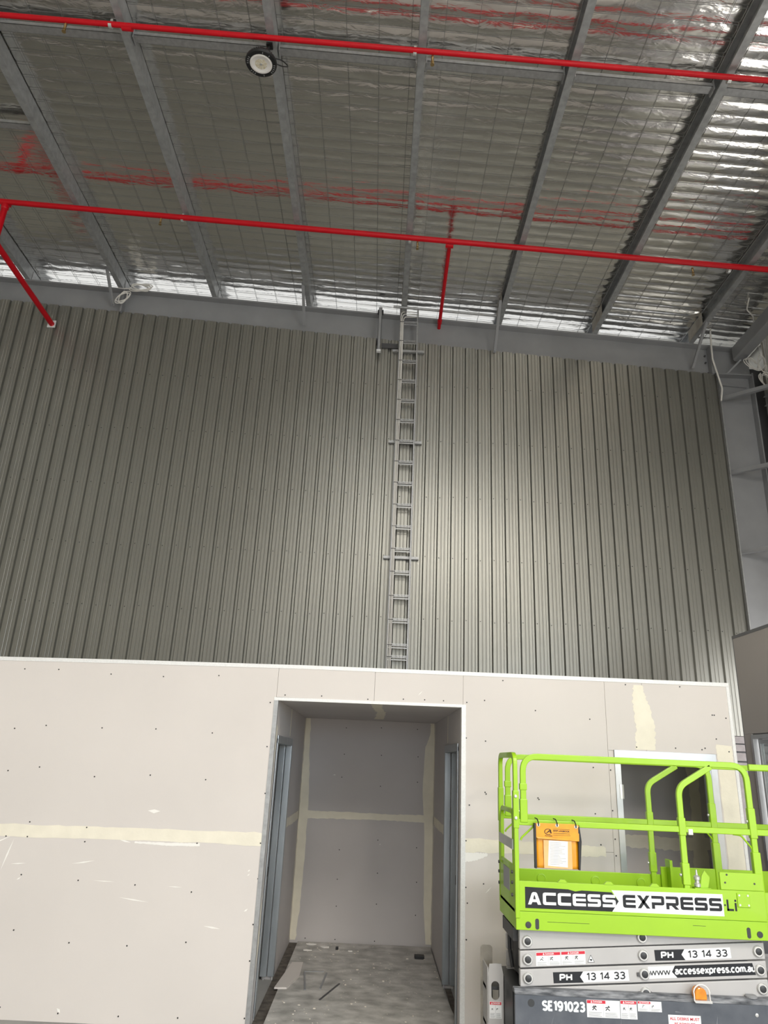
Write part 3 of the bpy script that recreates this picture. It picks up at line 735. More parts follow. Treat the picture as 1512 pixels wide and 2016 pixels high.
wl_ = alcove_side(-.832, -1, 6.46, 7.56, 'wall_alcove_left', 'alcove side wall holding the pale steel door frame')
wr_ = alcove_side(.733, 1, 6.46, 7.54, 'wall_alcove_right', 'shaded alcove side wall holding the dark steel door frame')
smear(wl_, [(6.285, .3), (6.285, 1.0), (6.285, 1.9), (6.285, 2.2)], [(6.40, .55), (6.30, 1.0), (6.33, 1.9), (6.40, 2.15)], 'x', -.8305, seed=44, jit=.01)

def door_frame(x, s, y0, y1, name, lab):
    d = empty(name)
    xa, xc = sorted((x - s * .012, x + s * .112))
    for (ya, yb_) in ((y0 - .045, y0 + .004), (y1 - .004, y1 + .045)):
        # architrave, jamb throat and stop
        near = ya < y0
        j0, j1 = (y0, y0 + .032) if near else (y1 - .032, y1)
        MB().box(*sorted((x - s * .012, x - s * .004)), ya, yb_, .03, 2.075).build('architrave', MT['frame'], d, bevel=.002)
        MB().box(*sorted((x - s * .012, x + s * .045)), j0, j1, .03, 2.035).build('jamb', MT['frame'], d, bevel=.003)
        q0, q1 = (y0, y0 + .048) if near else (y1 - .048, y1)
        MB().box(*sorted((x + s * .052, x + s * .112)), q0, q1, .03, 2.035).build('door_stop', MT['frame'], d, bevel=.003)
        if near:
            MB().box(*sorted((x - s * .0135, x + s * .02)), j0 + .0, j1 + .002, 1.0, 1.07).build('strike_plate', MT['black'], d)
        for xx_ in (x - s * .0, x + s * .08):
            MB().box(xx_ - .006, xx_ + .006, j0 + .008, j1 - .008, 0.0, .04).build('floor_clip', MT['zinc'], d)
    MB().box(*sorted((x - s * .012, x + s * .112)), y0, y1, 2.035, 2.07).build('head', MT['frame'], d, bevel=.003)
    MB().box(*sorted((x - s * .014, x - s * .004)), y0 - .045, y1 + .045, 2.035, 2.10).build('head_architrave', MT['frame'], d, bevel=.002)
    d['kind'] = 'structure'; d['label'] = lab
    return d
door_frame(-.832, -1, 6.46, 7.56, 'door_1', 'pale galvanised door frame in the lit alcove side wall')
door_frame(.733, 1, 6.46, 7.54, 'door_2', 'dark shaded door frame in the opposite alcove side wall')
# rooms behind those doors
struct(MB().box(-3.4, -3.3, 6.37, 9.0, 0, 2.56).box(-3.3, -.94, 9.0, 9.08, 0, 2.56).build('wall_room_left', MT['boardg']), 'unseen walls of the small room beside the alcove')

# floor of the alcove
fl = struct(MB().prism([(-.735, 6.15, 0), (.70, 6.15, 0), (.745, 6.75, 0), (.722, 7.27, 0), (.72, 8.93, 0), (-.735, 8.93, 0)], (0, 0, .003), (0, 0, .022)).build('floor_board', MT['dust']), 'dusty fibre cement floor sheet covered in plaster crumbs')
dt = MB().box(-.828, -.736, 6.30, 8.95, .0005, .004).box(.746, .80, 6.5, 7.5, .0005, .004).build('floor_dirt', MT['dirt'])
tag(dt, 'dark dirt in the gap beside the alcove floor sheet', 'dirt', kind='stuff')
def flat(name, pts, th, mat, lab, cat, z=.0225, group=None):
    return tag(MB().prism([(a, c, 0) for a, c in pts], (0, 0, z), (0, 0, z + th)).build(name, MT[mat]), lab, cat, group)
flat('board_offcut', [(-.768, 7.20), (-.66, 7.215), (-.585, 7.60), (-.595, 8.05), (-.70, 8.03)], .013, 'board', 'plasterboard offcut lying beside the pale door frame', 'offcut')
def stick(a, c, w, lab, z=.0225, mat='galv'):
    d = Vector((c[0] - a[0], c[1] - a[1])); n_ = Vector((-d.y, d.x)).normalized() * w
    return flat('metal_strip', [(a[0] - n_.x, a[1] - n_.y), (c[0] - n_.x, c[1] - n_.y), (c[0] + n_.x, c[1] + n_.y), (a[0] + n_.x, a[1] + n_.y)], .006, mat, lab, 'strip', z, 'strips on the alcove floor')
stick((-.50, 7.205), (-.552, 7.74), .008, 'thin metal strip on the floor, closest to the plasterboard offcut', mat='steel')
stick((-.56, 7.775), (-.372, 7.793), .010, 'thin metal strip lying crossways on the alcove floor')
stick((-.372, 7.255), (-.345, 7.75), .008, 'thin metal strip on the floor between offcut and back wall, bent looking', mat='steel')
stick((-.355, 6.955), (-.211, 7.429), .007, 'thin dark metal strip slanting alone mid floor', mat='steeld')
tag(MB().box(.52, .62, 8.40, 8.47, .0225, .055).build('packer_block', MT['black'], bevel=.004), 'small black plastic block on the alcove floor near the shaded wall', 'block')
tag(MB().box(-.305, -.275, 8.63, 8.66, .0225, .05).build('plastic_cube', MT['black'], bevel=.003), 'tiny black cube on the floor near the alcove back wall', 'cube')
cr_ = MB(); rs = random.Random(5)
for k in range(230):
    x_ = rs.uniform(-.72, .70) if k % 3 else rs.uniform(-.72, -.1); y_ = rs.uniform(6.3, 8.9)
    if (-.78 < x_ < -.20 and 6.9 < y_ < 8.1): continue
    s_ = rs.choice((.003, .004, .004, .006, .009)) * rs.uniform(.6, 1.4); a = rs.uniform(0, 6.28); n_ = rs.choice((3, 4, 5))
    cr_.prism([(x_ + s_ * math.cos(a + 6.28 * j / n_) * rs.uniform(.7, 1.5), y_ + s_ * math.sin(a + 6.28 * j / n_), 0) for j in range(n_)], (0, 0, .0222), (0, 0, .0225 + s_ * .5))
tag(cr_.build('plaster_crumbs', MT['apron']), 'white plaster crumbs strewn over the alcove floor', 'crumbs', kind='stuff')
for j, (x_, y_, s_, lab) in enumerate(((-.581, 8.82, .05, 'pale plaster flake by the alcove back corner'), (-.42, 8.72, .055, 'largest pale plaster flake near the alcove back wall'), (-.60, 8.56, .04, 'pale plaster flake nearest the taped alcove corner'), (-.15, 8.60, .03, 'small pale plaster flake beside the tiny black cube'))):
    rr = random.Random(j)
    flat('plaster_flake', [(x_ + s_ * math.cos(a) * rr.uniform(.7, 1.3), y_ + s_ * .7 * math.sin(a) * rr.uniform(.7, 1.3)) for a in np.arange(0, 6.28, .9)], .006, 'scuff', lab, 'flake', .0225, 'plaster flakes')

# ------------------------------------------------------------------ doorway in the room front
dr = empty('door_3')
MB().box(2.012, 2.062, YF - .012, YF + .004, 0, 2.10).build('architrave', MT['alu'], dr, bevel=.002)
MB().box(2.022, 2.062, YF - .010, YF + .11, 0, 2.03).build('jamb', MT['alu'], dr, bevel=.002)
MB().box(2.812, 2.866, YF - .012, YF + .004, 0, 2.10).build('architrave', MT['alu'], dr, bevel=.002)
MB().box(2.80, 2.85, YF - .010, YF + .11, 0, 2.03).build('jamb', MT['frame'], dr, bevel=.002)
MB().box(2.012, 2.866, YF - .014, YF + .11, 2.03, 2.10).build('head', MT['alu'], dr, bevel=.002)
MB().box(2.062, 2.075, YF + .05, YF + .09, 0, 2.03).box(2.79, 2.80, YF + .05, YF + .09, 0, 2.03).build('door_stop', MT['frame'], dr)
MB().box(2.040, 2.066, YF - .017, YF - .010, 1.72, 1.83).lathe([(.007, 0), (.007, .11)], (2.066, YF - .016, 1.72), (0, 0, 1), 8).build('hinge', MT['zinc'], dr)
dr['kind'] = 'structure'; dr['label'] = 'pale metal door frame behind the green lift'
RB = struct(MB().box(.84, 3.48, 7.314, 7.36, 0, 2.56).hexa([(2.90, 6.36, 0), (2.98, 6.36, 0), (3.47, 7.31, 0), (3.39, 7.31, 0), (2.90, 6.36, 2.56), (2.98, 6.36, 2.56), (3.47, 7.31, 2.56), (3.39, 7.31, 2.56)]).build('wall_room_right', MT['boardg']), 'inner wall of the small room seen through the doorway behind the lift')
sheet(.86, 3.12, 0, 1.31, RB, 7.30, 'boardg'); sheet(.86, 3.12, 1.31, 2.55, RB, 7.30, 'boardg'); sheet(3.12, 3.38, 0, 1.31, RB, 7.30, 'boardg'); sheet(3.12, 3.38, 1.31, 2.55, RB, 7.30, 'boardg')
smear(RB, [(2.2, 1.27), (2.6, 1.26), (2.9, 1.25), (3.28, 1.27)], [(2.2, 1.37), (2.6, 1.37), (2.95, 1.36), (3.28, 1.38)], 'y', 7.2985, seed=51, jit=.008)
smear(RB, [(3.04, .4), (3.03, 1.0), (3.06, 1.6), (3.04, 2.2)], [(3.16, .4), (3.20, 1.0), (3.15, 1.6), (3.16, 2.2)], 'y', 7.2982, seed=52, jit=.008)

# ------------------------------------------------------------------ side partition with window
XS = 4.30
WS = MB().box(XS + .013, XS + .11, 8.41, 8.59, 0, 3.50).box(XS + .013, XS + .11, 3.0, 8.41, 2.385, 3.50).box(XS + .013, XS + .11, 3.0, 8.41, 0, .9).box(XS + .013, XS + .11, 3.0, 6.2, .9, 2.385)
wside = struct(WS.build('wall_side_partition', MT['steel']), 'taller plasterboard partition at the photo right edge with a window')
def xsheet(y0, y1, z0, z1):
    MB().box(XS, XS + .013, y0 + .001, y1 - .001, z0 + .001, z1 - .001).build('plasterboard_sheet', MT['board'], wside)
xsheet(5.6, 8.585, 2.40, 3.505); xsheet(3.0, 5.6, 2.40, 3.505); xsheet(8.41, 8.585, 0, 2.40); xsheet(3, 6.2, 0, 2.40); xsheet(6.2, 8.41, 0, .9)
MB().box(XS - .004, XS + .12, 3.0, 8.60, 3.505, 3.54).build('top_track', MT['steel'], wside)
MB().box(XS + .0, XS + .12, 8.586, 8.60, 0, 3.51).build('end_stud', MT['steel'], wside)
wn = empty('window_1')
MB().box(XS - .018, XS + .10, 8.365, 8.41, .9, 2.385).build('frame', MT['alu'], wn, bevel=.003)
MB().box(XS - .018, XS + .10, 6.2, 8.365, 2.34, 2.385).build('frame_head', MT['alu'], wn, bevel=.003)
MB().box(XS - .018, XS + .10, 6.2, 8.365, .9, .945).build('frame_sill', MT['alu'], wn, bevel=.003)
for (ya, yb_) in ((8.29, 8.33), (7.60, 7.65), (7.52, 7.56), (6.25, 6.30)):
    MB().box(XS + .02, XS + .06, ya, yb_, .945, 2.34).build('sash_stile', MT['alu'], wn, bevel=.003)
MB().box(XS + .02, XS + .06, 6.30, 8.29, 2.29, 2.335).build('sash_rail', MT['alu'], wn, bevel=.003)
MB().box(XS + .038, XS + .042, 6.3, 7.52, .945, 2.29).build('pane', MT['glass'], wn)
MB().box(XS + .038, XS + .042, 7.65, 8.29, .945, 2.29).build('pane', MT['glass'], wn)
wn['kind'] = 'structure'; wn['label'] = 'aluminium framed window in the side partition'

# ------------------------------------------------------------------ lettering
def text_mesh(s, x0, x1, z0, z1, y, slope=0.0, bold=0.0, fit=True, spacing=1.0):
    cu = bpy.data.curves.new('lettering', 'FONT')
    cu.body = s; cu.size = 1.0; cu.offset = bold; cu.space_character = spacing; cu.resolution_u = 3
    o = bpy.data.objects.new('lettering', cu); COL.objects.link(o)
    dg = bpy.context.evaluated_depsgraph_get()
    me = bpy.data.meshes.new_from_object(o.evaluated_get(dg))
    bpy.data.objects.remove(o); bpy.data.curves.remove(cu)
    co = np.zeros(len(me.vertices) * 3); me.vertices.foreach_get('co', co); co = co.reshape(-1, 3)
    a, c = co.min(0), co.max(0)
    sx = (x1 - x0) / (c[0] - a[0]); sz = (z1 - z0) / (c[1] - a[1])
    X = x0 + (co[:, 0] - a[0]) * sx; Z = z0 + (co[:, 1] - a[1]) * sz + slope * (X - (x0 + x1) / 2)
    me.vertices.foreach_set('co', np.stack([X, np.full_like(X, y), Z], 1).ravel()); me.update()
    return me
def lettering(s, x0, x1, z0, z1, y, mat, parent, slope=0.0, bold=0.0, spacing=1.0, name='lettering'):
    return mobj(name, text_mesh(s, x0, x1, z0, z1, y, slope, bold, spacing=spacing), MT[mat], parent)
def arc(cx, cy, rx, ry, a0, a1, n=10):
    return [(cx + rx * math.cos(math.radians(a0 + (a1 - a0) * k / n)), cy + ry * math.sin(math.radians(a0 + (a1 - a0) * k / n))) for k in range(n + 1)]
SF = {
 '1': (.34, [[(.04, .80), (.27, .98), (.27, 0)]]), '0': (.58, [arc(.29, .5, .27, .48, 0, 360, 18)]),
 '2': (.58, [arc(.28, .72, .26, .26, 165, -35) + [(.03, .02), (.57, .02)]]),
 '3': (.58, [arc(.28, .75, .25, .23, 150, -90) + arc(.28, .265, .275, .25, 90, -150)]),
 '4': (.64, [[(.46, 0), (.46, .98), (.02, .27), (.63, .27)]]),
 '9': (.58, [arc(.29, .69, .26, .29, 0, 360, 16), [(.55, .69), (.55, .45), (.49, .16), (.30, .02), (.08, .08)]]),
 'S': (.56, [arc(.28, .755, .25, .225, 30, 270) + arc(.28, .27, .26, .25, 90, -150)]),
 'E': (.50, [[(.49, .98), (.04, .98), (.04, .02), (.49, .02)], [(.04, .52), (.42, .52)]]),
 'P': (.56, [[(.04, 0), (.04, .98), (.30, .98)] + arc(.30, .72, .24, .26, 90, -90) + [(.04, .46)]]),
 'H': (.58, [[(.04, 0), (.04, 1)], [(.54, 0), (.54, 1)], [(.04, .5), (.54, .5)]]),
 'a': (.46, [[(.06, .58), (.18, .70), (.34, .68), (.42, .52), (.42, 0)], [(.42, .42), (.2, .40), (.06, .28), (.06, .12), (.18, .02), (.32, .05), (.42, .17)]]),
 'c': (.48, [arc(.26, .36, .23, .35, 45, 315)]), 'e': (.52, [[(.04, .38), (.48, .38)] + arc(.26, .36, .23, .35, 5, 310)]),
 's': (.44, [arc(.22, .53, .18, .17, 30, 270, 8) + arc(.22, .19, .19, .18, 90, -150, 8)]),
 'x': (.46, [[(.02, .7), (.44, 0)], [(.44, .7), (.02, 0)]]), 'p': (.52, [[(.04, .7), (.04, -.26)], arc(.27, .36, .22, .35, 0, 360, 14)]),
 'r': (.32, [[(.04, .7), (.04, 0)], [(.04, .45), (.12, .64), (.31, .69)]]), 'o': (.52, [arc(.26, .36, .23, .35, 0, 360, 14)]),
 'm': (.72, [[(.04, .7), (.04, 0)], [(.04, .5), (.14, .68), (.28, .68), (.36, .52), (.36, 0)], [(.36, .5), (.46, .68), (.60, .68), (.68, .52), (.68, 0)]]),
 'u': (.50, [[(.04, .7), (.04, .2), (.12, .04), (.30, .03), (.44, .18)], [(.46, .7), (.46, 0)]]),
 'w': (.70, [[(.01, .7), (.18, .02), (.35, .66), (.52, .02), (.69, .7)]]), '.': (.10, [[(.05, .04), (.05, .05)]]), ' ': (.22, []),
}
def strokes(s, x0, x1, z0, z1, y, mat, parent, slope=0.0, wt=.17, gap=.16, name='lettering', breaks=False):
    tot = sum(SF[c][0] for c in s) + gap * (len(s) - 1)
    H_ = z1 - z0; t = wt * H_ / 2
    kx = (x1 - x0 - 2 * t) / tot
    mb = MB(); pen = 0
    def W(p):
        X = x0 + t + (pen + p[0]) * kx
        return (X, z0 + p[1] * (H_ - 2 * t) + t)
    cnt = [0]
    def put(pts2):
        cnt[0] += 1
        mb.add([(a, y - .00002 * (cnt[0] % 40), c + slope * (a - (x0 + x1) / 2)) for a, c in pts2], [tuple(range(len(pts2)))])
    for ch in s:
        w, pls = SF[ch]
        for pl_ in pls:
            P = [W(p) for p in pl_]
            if breaks and len(P) > 6:      # stencil bridges
                mid = len(P) // 2
                segs = [P[:mid], P[mid + 1:]]
            else:
                segs = [P]
            for Q in segs:
                for i_ in range(len(Q) - 1):
                    a = Vector(Q[i_]); b_ = Vector(Q[i_ + 1]); d = b_ - a
                    if d.length < 1e-6: continue
                    d.normalize(); n_ = Vector((-d.y, d.x)) * t
                    put([tuple(a - n_), tuple(b_ - n_), tuple(b_ + n_), tuple(a + n_)])
                for i_, q in enumerate(Q):
                    if 0 < i_ < len(Q) - 1 or ch == '.':
                        put([(q[0] + t * math.cos(k * math.pi / 4), q[1] + t * math.sin(k * math.pi / 4)) for k in range(8)])
        pen += w + gap
    return mb.build(name, MT[mat], parent)
T = .235
GL = {
 'C': [[(1, 1), (.16, 1), (.04, .95), (0, .84), (0, .16), (.04, .05), (.16, 0), (1, 0), (1, T), (.28, T), (.24, T + .04), (.24, 1 - T - .04), (.28, 1 - T), (1, 1 - T)]],
 'E': [[(1, 1), (.16, 1), (.04, .95), (0, .84), (0, .16), (.04, .05), (.16, 0), (1, 0), (1, T), (.28, T), (.24, T + .04), (.24, .40), (1, .40), (1, .61), (.24, .61), (.24, 1 - T - .04), (.28, 1 - T), (1, 1 - T)]],
 'S': [[(.97, 1), (.16, 1), (.04, .95), (0, .84), (0, .54), (.04, .43), (.16, .385), (.76, .385), (.76, T), (0, T), (0, 0), (.84, 0), (.96, .05), (1, .16), (1, .46), (.96, .57), (.84, .615), (.24, .615), (.24, 1 - T), (.97, 1 - T)]],
 'A': [[(0, 0), (.25, 0), (.33, .2), (.67, .2), (.75, 0), (1, 0), (.70, .92), (.60, 1), (.40, 1), (.30, .92)]],
 'X': [[(0, 0), (.28, 0), (1, 1), (.72, 1)], [(.72, 0), (1, 0), (.28, 1), (0, 1)]],
 'P': [[(0, 0), (.24, 0), (.24, .28), (.84, .28), (.96, .33), (1, .44), (1, .84), (.96, .95), (.84, 1), (0, 1), (0, .78), (.76, .78), (.76, .5), (0, .5)]],
 'R': [[(0, 0), (.24, 0), (.24, .28), (.42, .28), (.72, 0), (1, 0), (.74, .29), (.90, .30), (1, .42), (1, .84), (.96, .95), (.84, 1), (0, 1), (0, .78), (.76, .78), (.76, .5), (0, .5)]],
}
def wide_letters(s, x0, x1, z0, z1, y, mat, parent, slope=0.0, holes=None):
    n = len(s); adv = (x1 - x0) / n; w = adv * .88
    mb = MB()
    for i, ch in enumerate(s):
        for poly in GL[ch]:
            pts = [(x0 + i * adv + a * w, y, z0 + c * (z1 - z0) + slope * (x0 + i * adv + a * w - (x0 + x1) / 2)) for a, c in poly]
            n0 = len(mb.v)
            mb.add(pts, [tuple(range(len(pts)))])
    o = mb.build('lettering', MT[mat], parent)
    if 'A' in s and holes:
        hm = MB()
        for i, ch in enumerate(s):
            if ch == 'A':
                hm.add([(x0 + i * adv + a * w, y - .0004, z0 + c * (z1 - z0)) for a, c in ((.40, .40), (.60, .40), (.53, .72), (.47, .72))], [(0, 1, 2, 3)])
        hm.build('letter_counter', MT[holes], parent)
    return o

# ------------------------------------------------------------------ scissor lift
YL, YQ = 4.95, 5.55
L = empty('scissor_lift')
X0, X1 = .927, 2.487
lime = MT['lime']
def lift(mb, name, mat=lime, parent=L, **k): return mb.build(name, mat, parent, **k)
# platform side panels and end panel
MB().box(X0, X1, YL, YL + .012, 1.09, 1.258).build('side_panel_upper', lime, L, bevel=.003)
MB().box(X0, X1, YL + .004, YL + .014, .986, 1.0885).build('side_panel_lower', lime, L, bevel=.003)
MB().box(X0, X1, YQ - .012, YQ, .986, 1.258).build('far_side_panel', lime, L, bevel=.003)
MB().box(X0, X1 + .575, YL + .034, YQ - .014, 1.075, 1.092).build('deck', MT['steel'], L)
MB().box(X0, X0 + .010, YL + .014, YQ - .012, .986, 1.34).build('entry_panel', lime, L, bevel=.003)
MB().box(X0 - .003, X0, YL + .20, YL + .42, 1.17, 1.30).build('entry_plate', MT['greyink'], L)
MB().box(2.215, X1, YL - .002, YL + .012, 1.259, 1.358).build('toe_extension', lime, L, bevel=.003)
MB().box(2.10, 2.118, YQ - .10, YQ - .012, 1.092, 1.36).build('inner_plate', lime, L)
MB().box(2.06, X1 + .5, YQ - .03, YQ - .014, 1.092, 1.31).build('far_toe_extension', lime, L, bevel=.003)
MB().box(X1 + .002, X1 + .575, YL + .02, YL + .032, 1.02, 1.25).build('extension_panel', lime, L, bevel=.003)
# toe clips
for cx in (1.222, 1.512, 1.80):
    MB().prism([(cx - .032, YL, 1.258), (cx + .032, YL, 1.258), (cx + .014, YL, 1.275), (cx - .014, YL, 1.275)], (0, -.002, 0), (0, .012, 0)).build('toe_clip', lime, L)
# round access caps pressed in the far toe board
for cx in (1.22, 1.60, 1.92):
    MB().lathe([(.032, 0), (.032, -.004), (.024, -.005), (.024, -.003)], (cx, YQ - .013, 1.20), (0, 1, 0), 20).build('pressed_boss', lime, L, smooth=True)
# rails
ht, hb = .0185, .0125
def rail(pts, rr, name, yb=None):
    MB().sweep(fillet(pts, rr, 7), (0, 1, 0), ht, hb).build(name, lime, L, bevel=.004)
for (yy, nm) in ((YL + .02, 'near'), (YQ - .02, 'far')):
    rail([(.990, yy, 1.60), (.990, yy, 2.0), (2.468, yy, 2.0), (2.468, yy, 1.10)], (.10, .10), 'top_rail')
    MB().box(.966, 1.014, yy - .018, yy + .018, 1.595, 1.735).build('rail_sleeve', lime, L, bevel=.004)
    MB().box(.966, 1.013, yy - .017, yy + .017, 1.79, 1.83).build('sleeve_collar', lime, L, bevel=.003)
    MB().box(2.444, 2.494, yy - .018, yy + .018, 1.10, 1.48).build('post_sleeve', lime, L, bevel=.004)
    MB().box(2.446, 2.492, yy - .017, yy + .017, 1.56, 1.74).build('post_collar', lime, L, bevel=.004)
    MB().box(.955, 3.05, yy - .012, yy + .012, 1.578, 1.614).build('mid_rail', lime, L, bevel=.004)
    MB().box(2.50, 3.05, yy + .012 - .0, yy + .036, 1.975, 2.012).build('extension_top_rail', lime, L, bevel=.004)
    # gate post with diagonal
    rail([(2.010, yy, 1.10), (2.010, yy, 1.85), (2.235, yy, 1.985)], (.10,), 'gate_post')
    MB().box(1.986, 2.034, yy - .018, yy + .018, 1.275, 1.40).build('gate_sleeve', lime, L, bevel=.004)
    MB().box(1.988, 2.033, yy - .018, yy + .018, 1.56, 1.665).build('gate_collar', lime, L, bevel=.004)
    # corner braces
    MB().tube(fillet([(.968, yy, 1.49), (.975, yy, 1.505), (1.05, yy, 1.572), (1.065, yy, 1.578)], .02, 4), .006, 8).build('corner_brace', lime, L, smooth=True)
    MB().tube(fillet([(2.452, yy, 1.46), (2.452, yy, 1.50), (2.39, yy, 1.575), (2.34, yy, 1.580)], .04, 4), .006, 8).build('corner_brace', lime, L, smooth=True)
    for (bx_, bz_) in ((.990, 1.66), (2.47, 1.66), (2.01, 1.60), (2.01, 1.33)):
        MB().lathe([(.009, 0), (.009, -.008), (.005, -.01)], (bx_ - .028, yy, bz_), (1, 0, 0), 8).build('rail_bolt', MT['zinc'], L)
MB().box(2.045, 2.075, YL + .0, YL + .03, 1.565, 1.60).build('latch_tab', MT['paper'], L, bevel=.004)
# end frame: inverted U across the left end, with a smaller arch inside it
def endrail(pts, rr, name, x, h1=.0185, h2=.014):
    MB().sweep(fillet([(x, a, c) for a, c in pts], rr, 8), (1, 0, 0), h1, h2).build(name, lime, L, bevel=.004)
endrail([(YL + .016, 1.05), (YL + .016, 2.005), (YQ - .016, 2.005), (YQ - .016, 1.05)], (.075, .075), 'end_frame', .938)
for yy in (YL + .016, YQ - .016):
    MB().box(.920, .957, yy - .022, yy + .022, 1.56, 1.785).build('end_sleeve', lime, L, bevel=.004)
    for z_ in (1.75, 1.62):
        MB().lathe([(.010, 0), (.010, -.006), (.006, -.008)], (.935, yy - (.022 if yy < 5.2 else -.022), z_), (0, 1 if yy < 5.2 else -1, 0), 10).build('rail_bolt', MT['zinc'], L)
    for z_ in (1.30, 1.24, 1.17):
        MB().lathe([(.010, 0), (.010, -.010)], (.920, yy + (.04 if yy < 5.2 else -.04), z_), (1, 0, 0), 8).build('panel_bolt', MT['steeld'], L)
endrail([(YL + .075, 1.30), (YL + .075, 1.655), (YQ - .075, 1.655), (YQ - .075, 1.30)], (.07, .07), 'entry_arch', .936, .015, .012)
MB().box(.918, .926, YL + .05, YQ - .05, 1.43, 1.49).build('entry_plaque', MT['alu'], L)
endrail([(YL + .03, 1.03), (YL + .03, 1.992), (YQ - .03, 1.992), (YQ - .03, 1.03)], (.07, .07), 'extension_end_frame', 3.062)
MB().box(3.05, 3.074, YL + .05, YQ - .05, 1.578, 1.614).build('extension_end_rail', lime, L, bevel=.004)
MB().box(3.055, 3.067, YL + .05, YQ - .05, 1.03, 1.25).build('extension_end_panel', lime, L, bevel=.003)
# latch with spring on the near toe board
MB().box(2.06, 2.16, YL + .012, YL + .06, 1.245, 1.262).build('latch_bracket', lime, L)
MB().prism([(2.10, YL + .03, 1.262), (2.15, YL + .03, 1.262), (2.165, YL + .03, 1.32), (2.135, YL + .03, 1.36), (2.115, YL + .03, 1.33)], (0, 0, 0), (0, .008, 0)).build('latch_plate', lime, L)
MB().lathe([(.012, 0), (.020, .004), (.020, .02), (.014, .024), (.014, .04), (.020, .044), (.020, .06), (.008, .07), (.004, .10)], (2.085, YL + .035, 1.262), (0, 0, 1), 14).build('latch_spring', MT['zinc'], L, smooth=True)
# bolts and slots along the lower panel
for (cx, cz) in ((1.002, 1.016), (2.430, 1.019)):
    MB().lathe([(.018, 0), (.018, -.004), (.006, -.0045)], (cx, YL + .004, cz), (0, 1, 0), 18).build('panel_screw', MT['pin'], L)
for (cx, cz) in ((1.057, 1.022), (2.363, 1.025)):
    pts = [(cx + .012 * math.cos(a), cz + .012 * math.sin(a) + (.018 if math.sin(a) >= 0 else -.018)) for a in np.linspace(0, 2 * math.pi, 20, endpoint=False)]
    MB().prism([(a, YL + .004, c) for a, c in pts], (0, -.001, 0), (0, .0, 0)).build('slot', MT['pin'], L)
MB().box(2.31, 2.39, YL - .006, YL, 1.165, 1.245).build('bearing_pad', lime, L, bevel=.004)
for (cx, cz) in ((2.323, 1.232), (2.377, 1.232), (2.323, 1.178), (2.377, 1.178)):
    MB().lathe([(.006, 0), (.006, -.003)], (cx, YL - .006, cz), (0, 1, 0), 8).build('pad_screw', MT['zinc'], L)
for (cx, cz) in ((2.245, 1.30), (2.43, 1.30), (2.26, 1.345)):
    MB().lathe([(.006, 0), (.006, -.002)], (cx, YL - .002, cz), (0, 1, 0), 8).build('panel_screw', MT['pin'], L)
for (xa, xc, zz) in ((1.12, 1.38, 1.036), (2.02, 2.10, 1.052)):
    MB().box(xa, xc, YL + .0035, YL + .004, zz - .001, zz + .001).build('scratch', MT['ink'], L)
# company decal on the platform side
dY = YL - .0008
dk = MB().prism([(.985, dY, 1.108), (1.524, dY, 1.109), (1.568, dY, 1.168), (1.527, dY, 1.216), (1.34, dY, 1.219), (1.30, dY, 1.212), (1.255, dY, 1.222), (.985, dY, 1.226)], (0, 0, 0), (0, .0008, 0)).build('company_decal_dark', MT['ink'], L)
wide_letters('ACCESS', 1.002, 1.560, 1.131, 1.200, dY - .0006, 'white', dk, 0.008, holes='ink')
dw = MB().prism([(1.524, dY + .0004, 1.109), (2.221, dY + .0004, 1.111), (2.221, dY + .0004, 1.233), (1.527, dY + .0004, 1.228), (1.568, dY + .0004, 1.168)], (0, 0, 0), (0, .0004, 0)).build('company_decal_white', MT['white'], L)
wide_letters('EXPRESS', 1.594, 2.222, 1.136, 1.208, dY - .0002, 'ink', dw, 0.006)
MB().box(2.226, 2.236, YL - .0006, YL, 1.168, 1.178).box(2.242, 2.254, YL - .0006, YL, 1.142, 1.205).box(2.242, 2.284, YL - .0006, YL, 1.142, 1.154).box(2.292, 2.304, YL - .0006, YL, 1.142, 1.188).box(2.292, 2.304, YL - .0006, YL, 1.194, 1.206).build('model_lettering', MT['ink'], L)

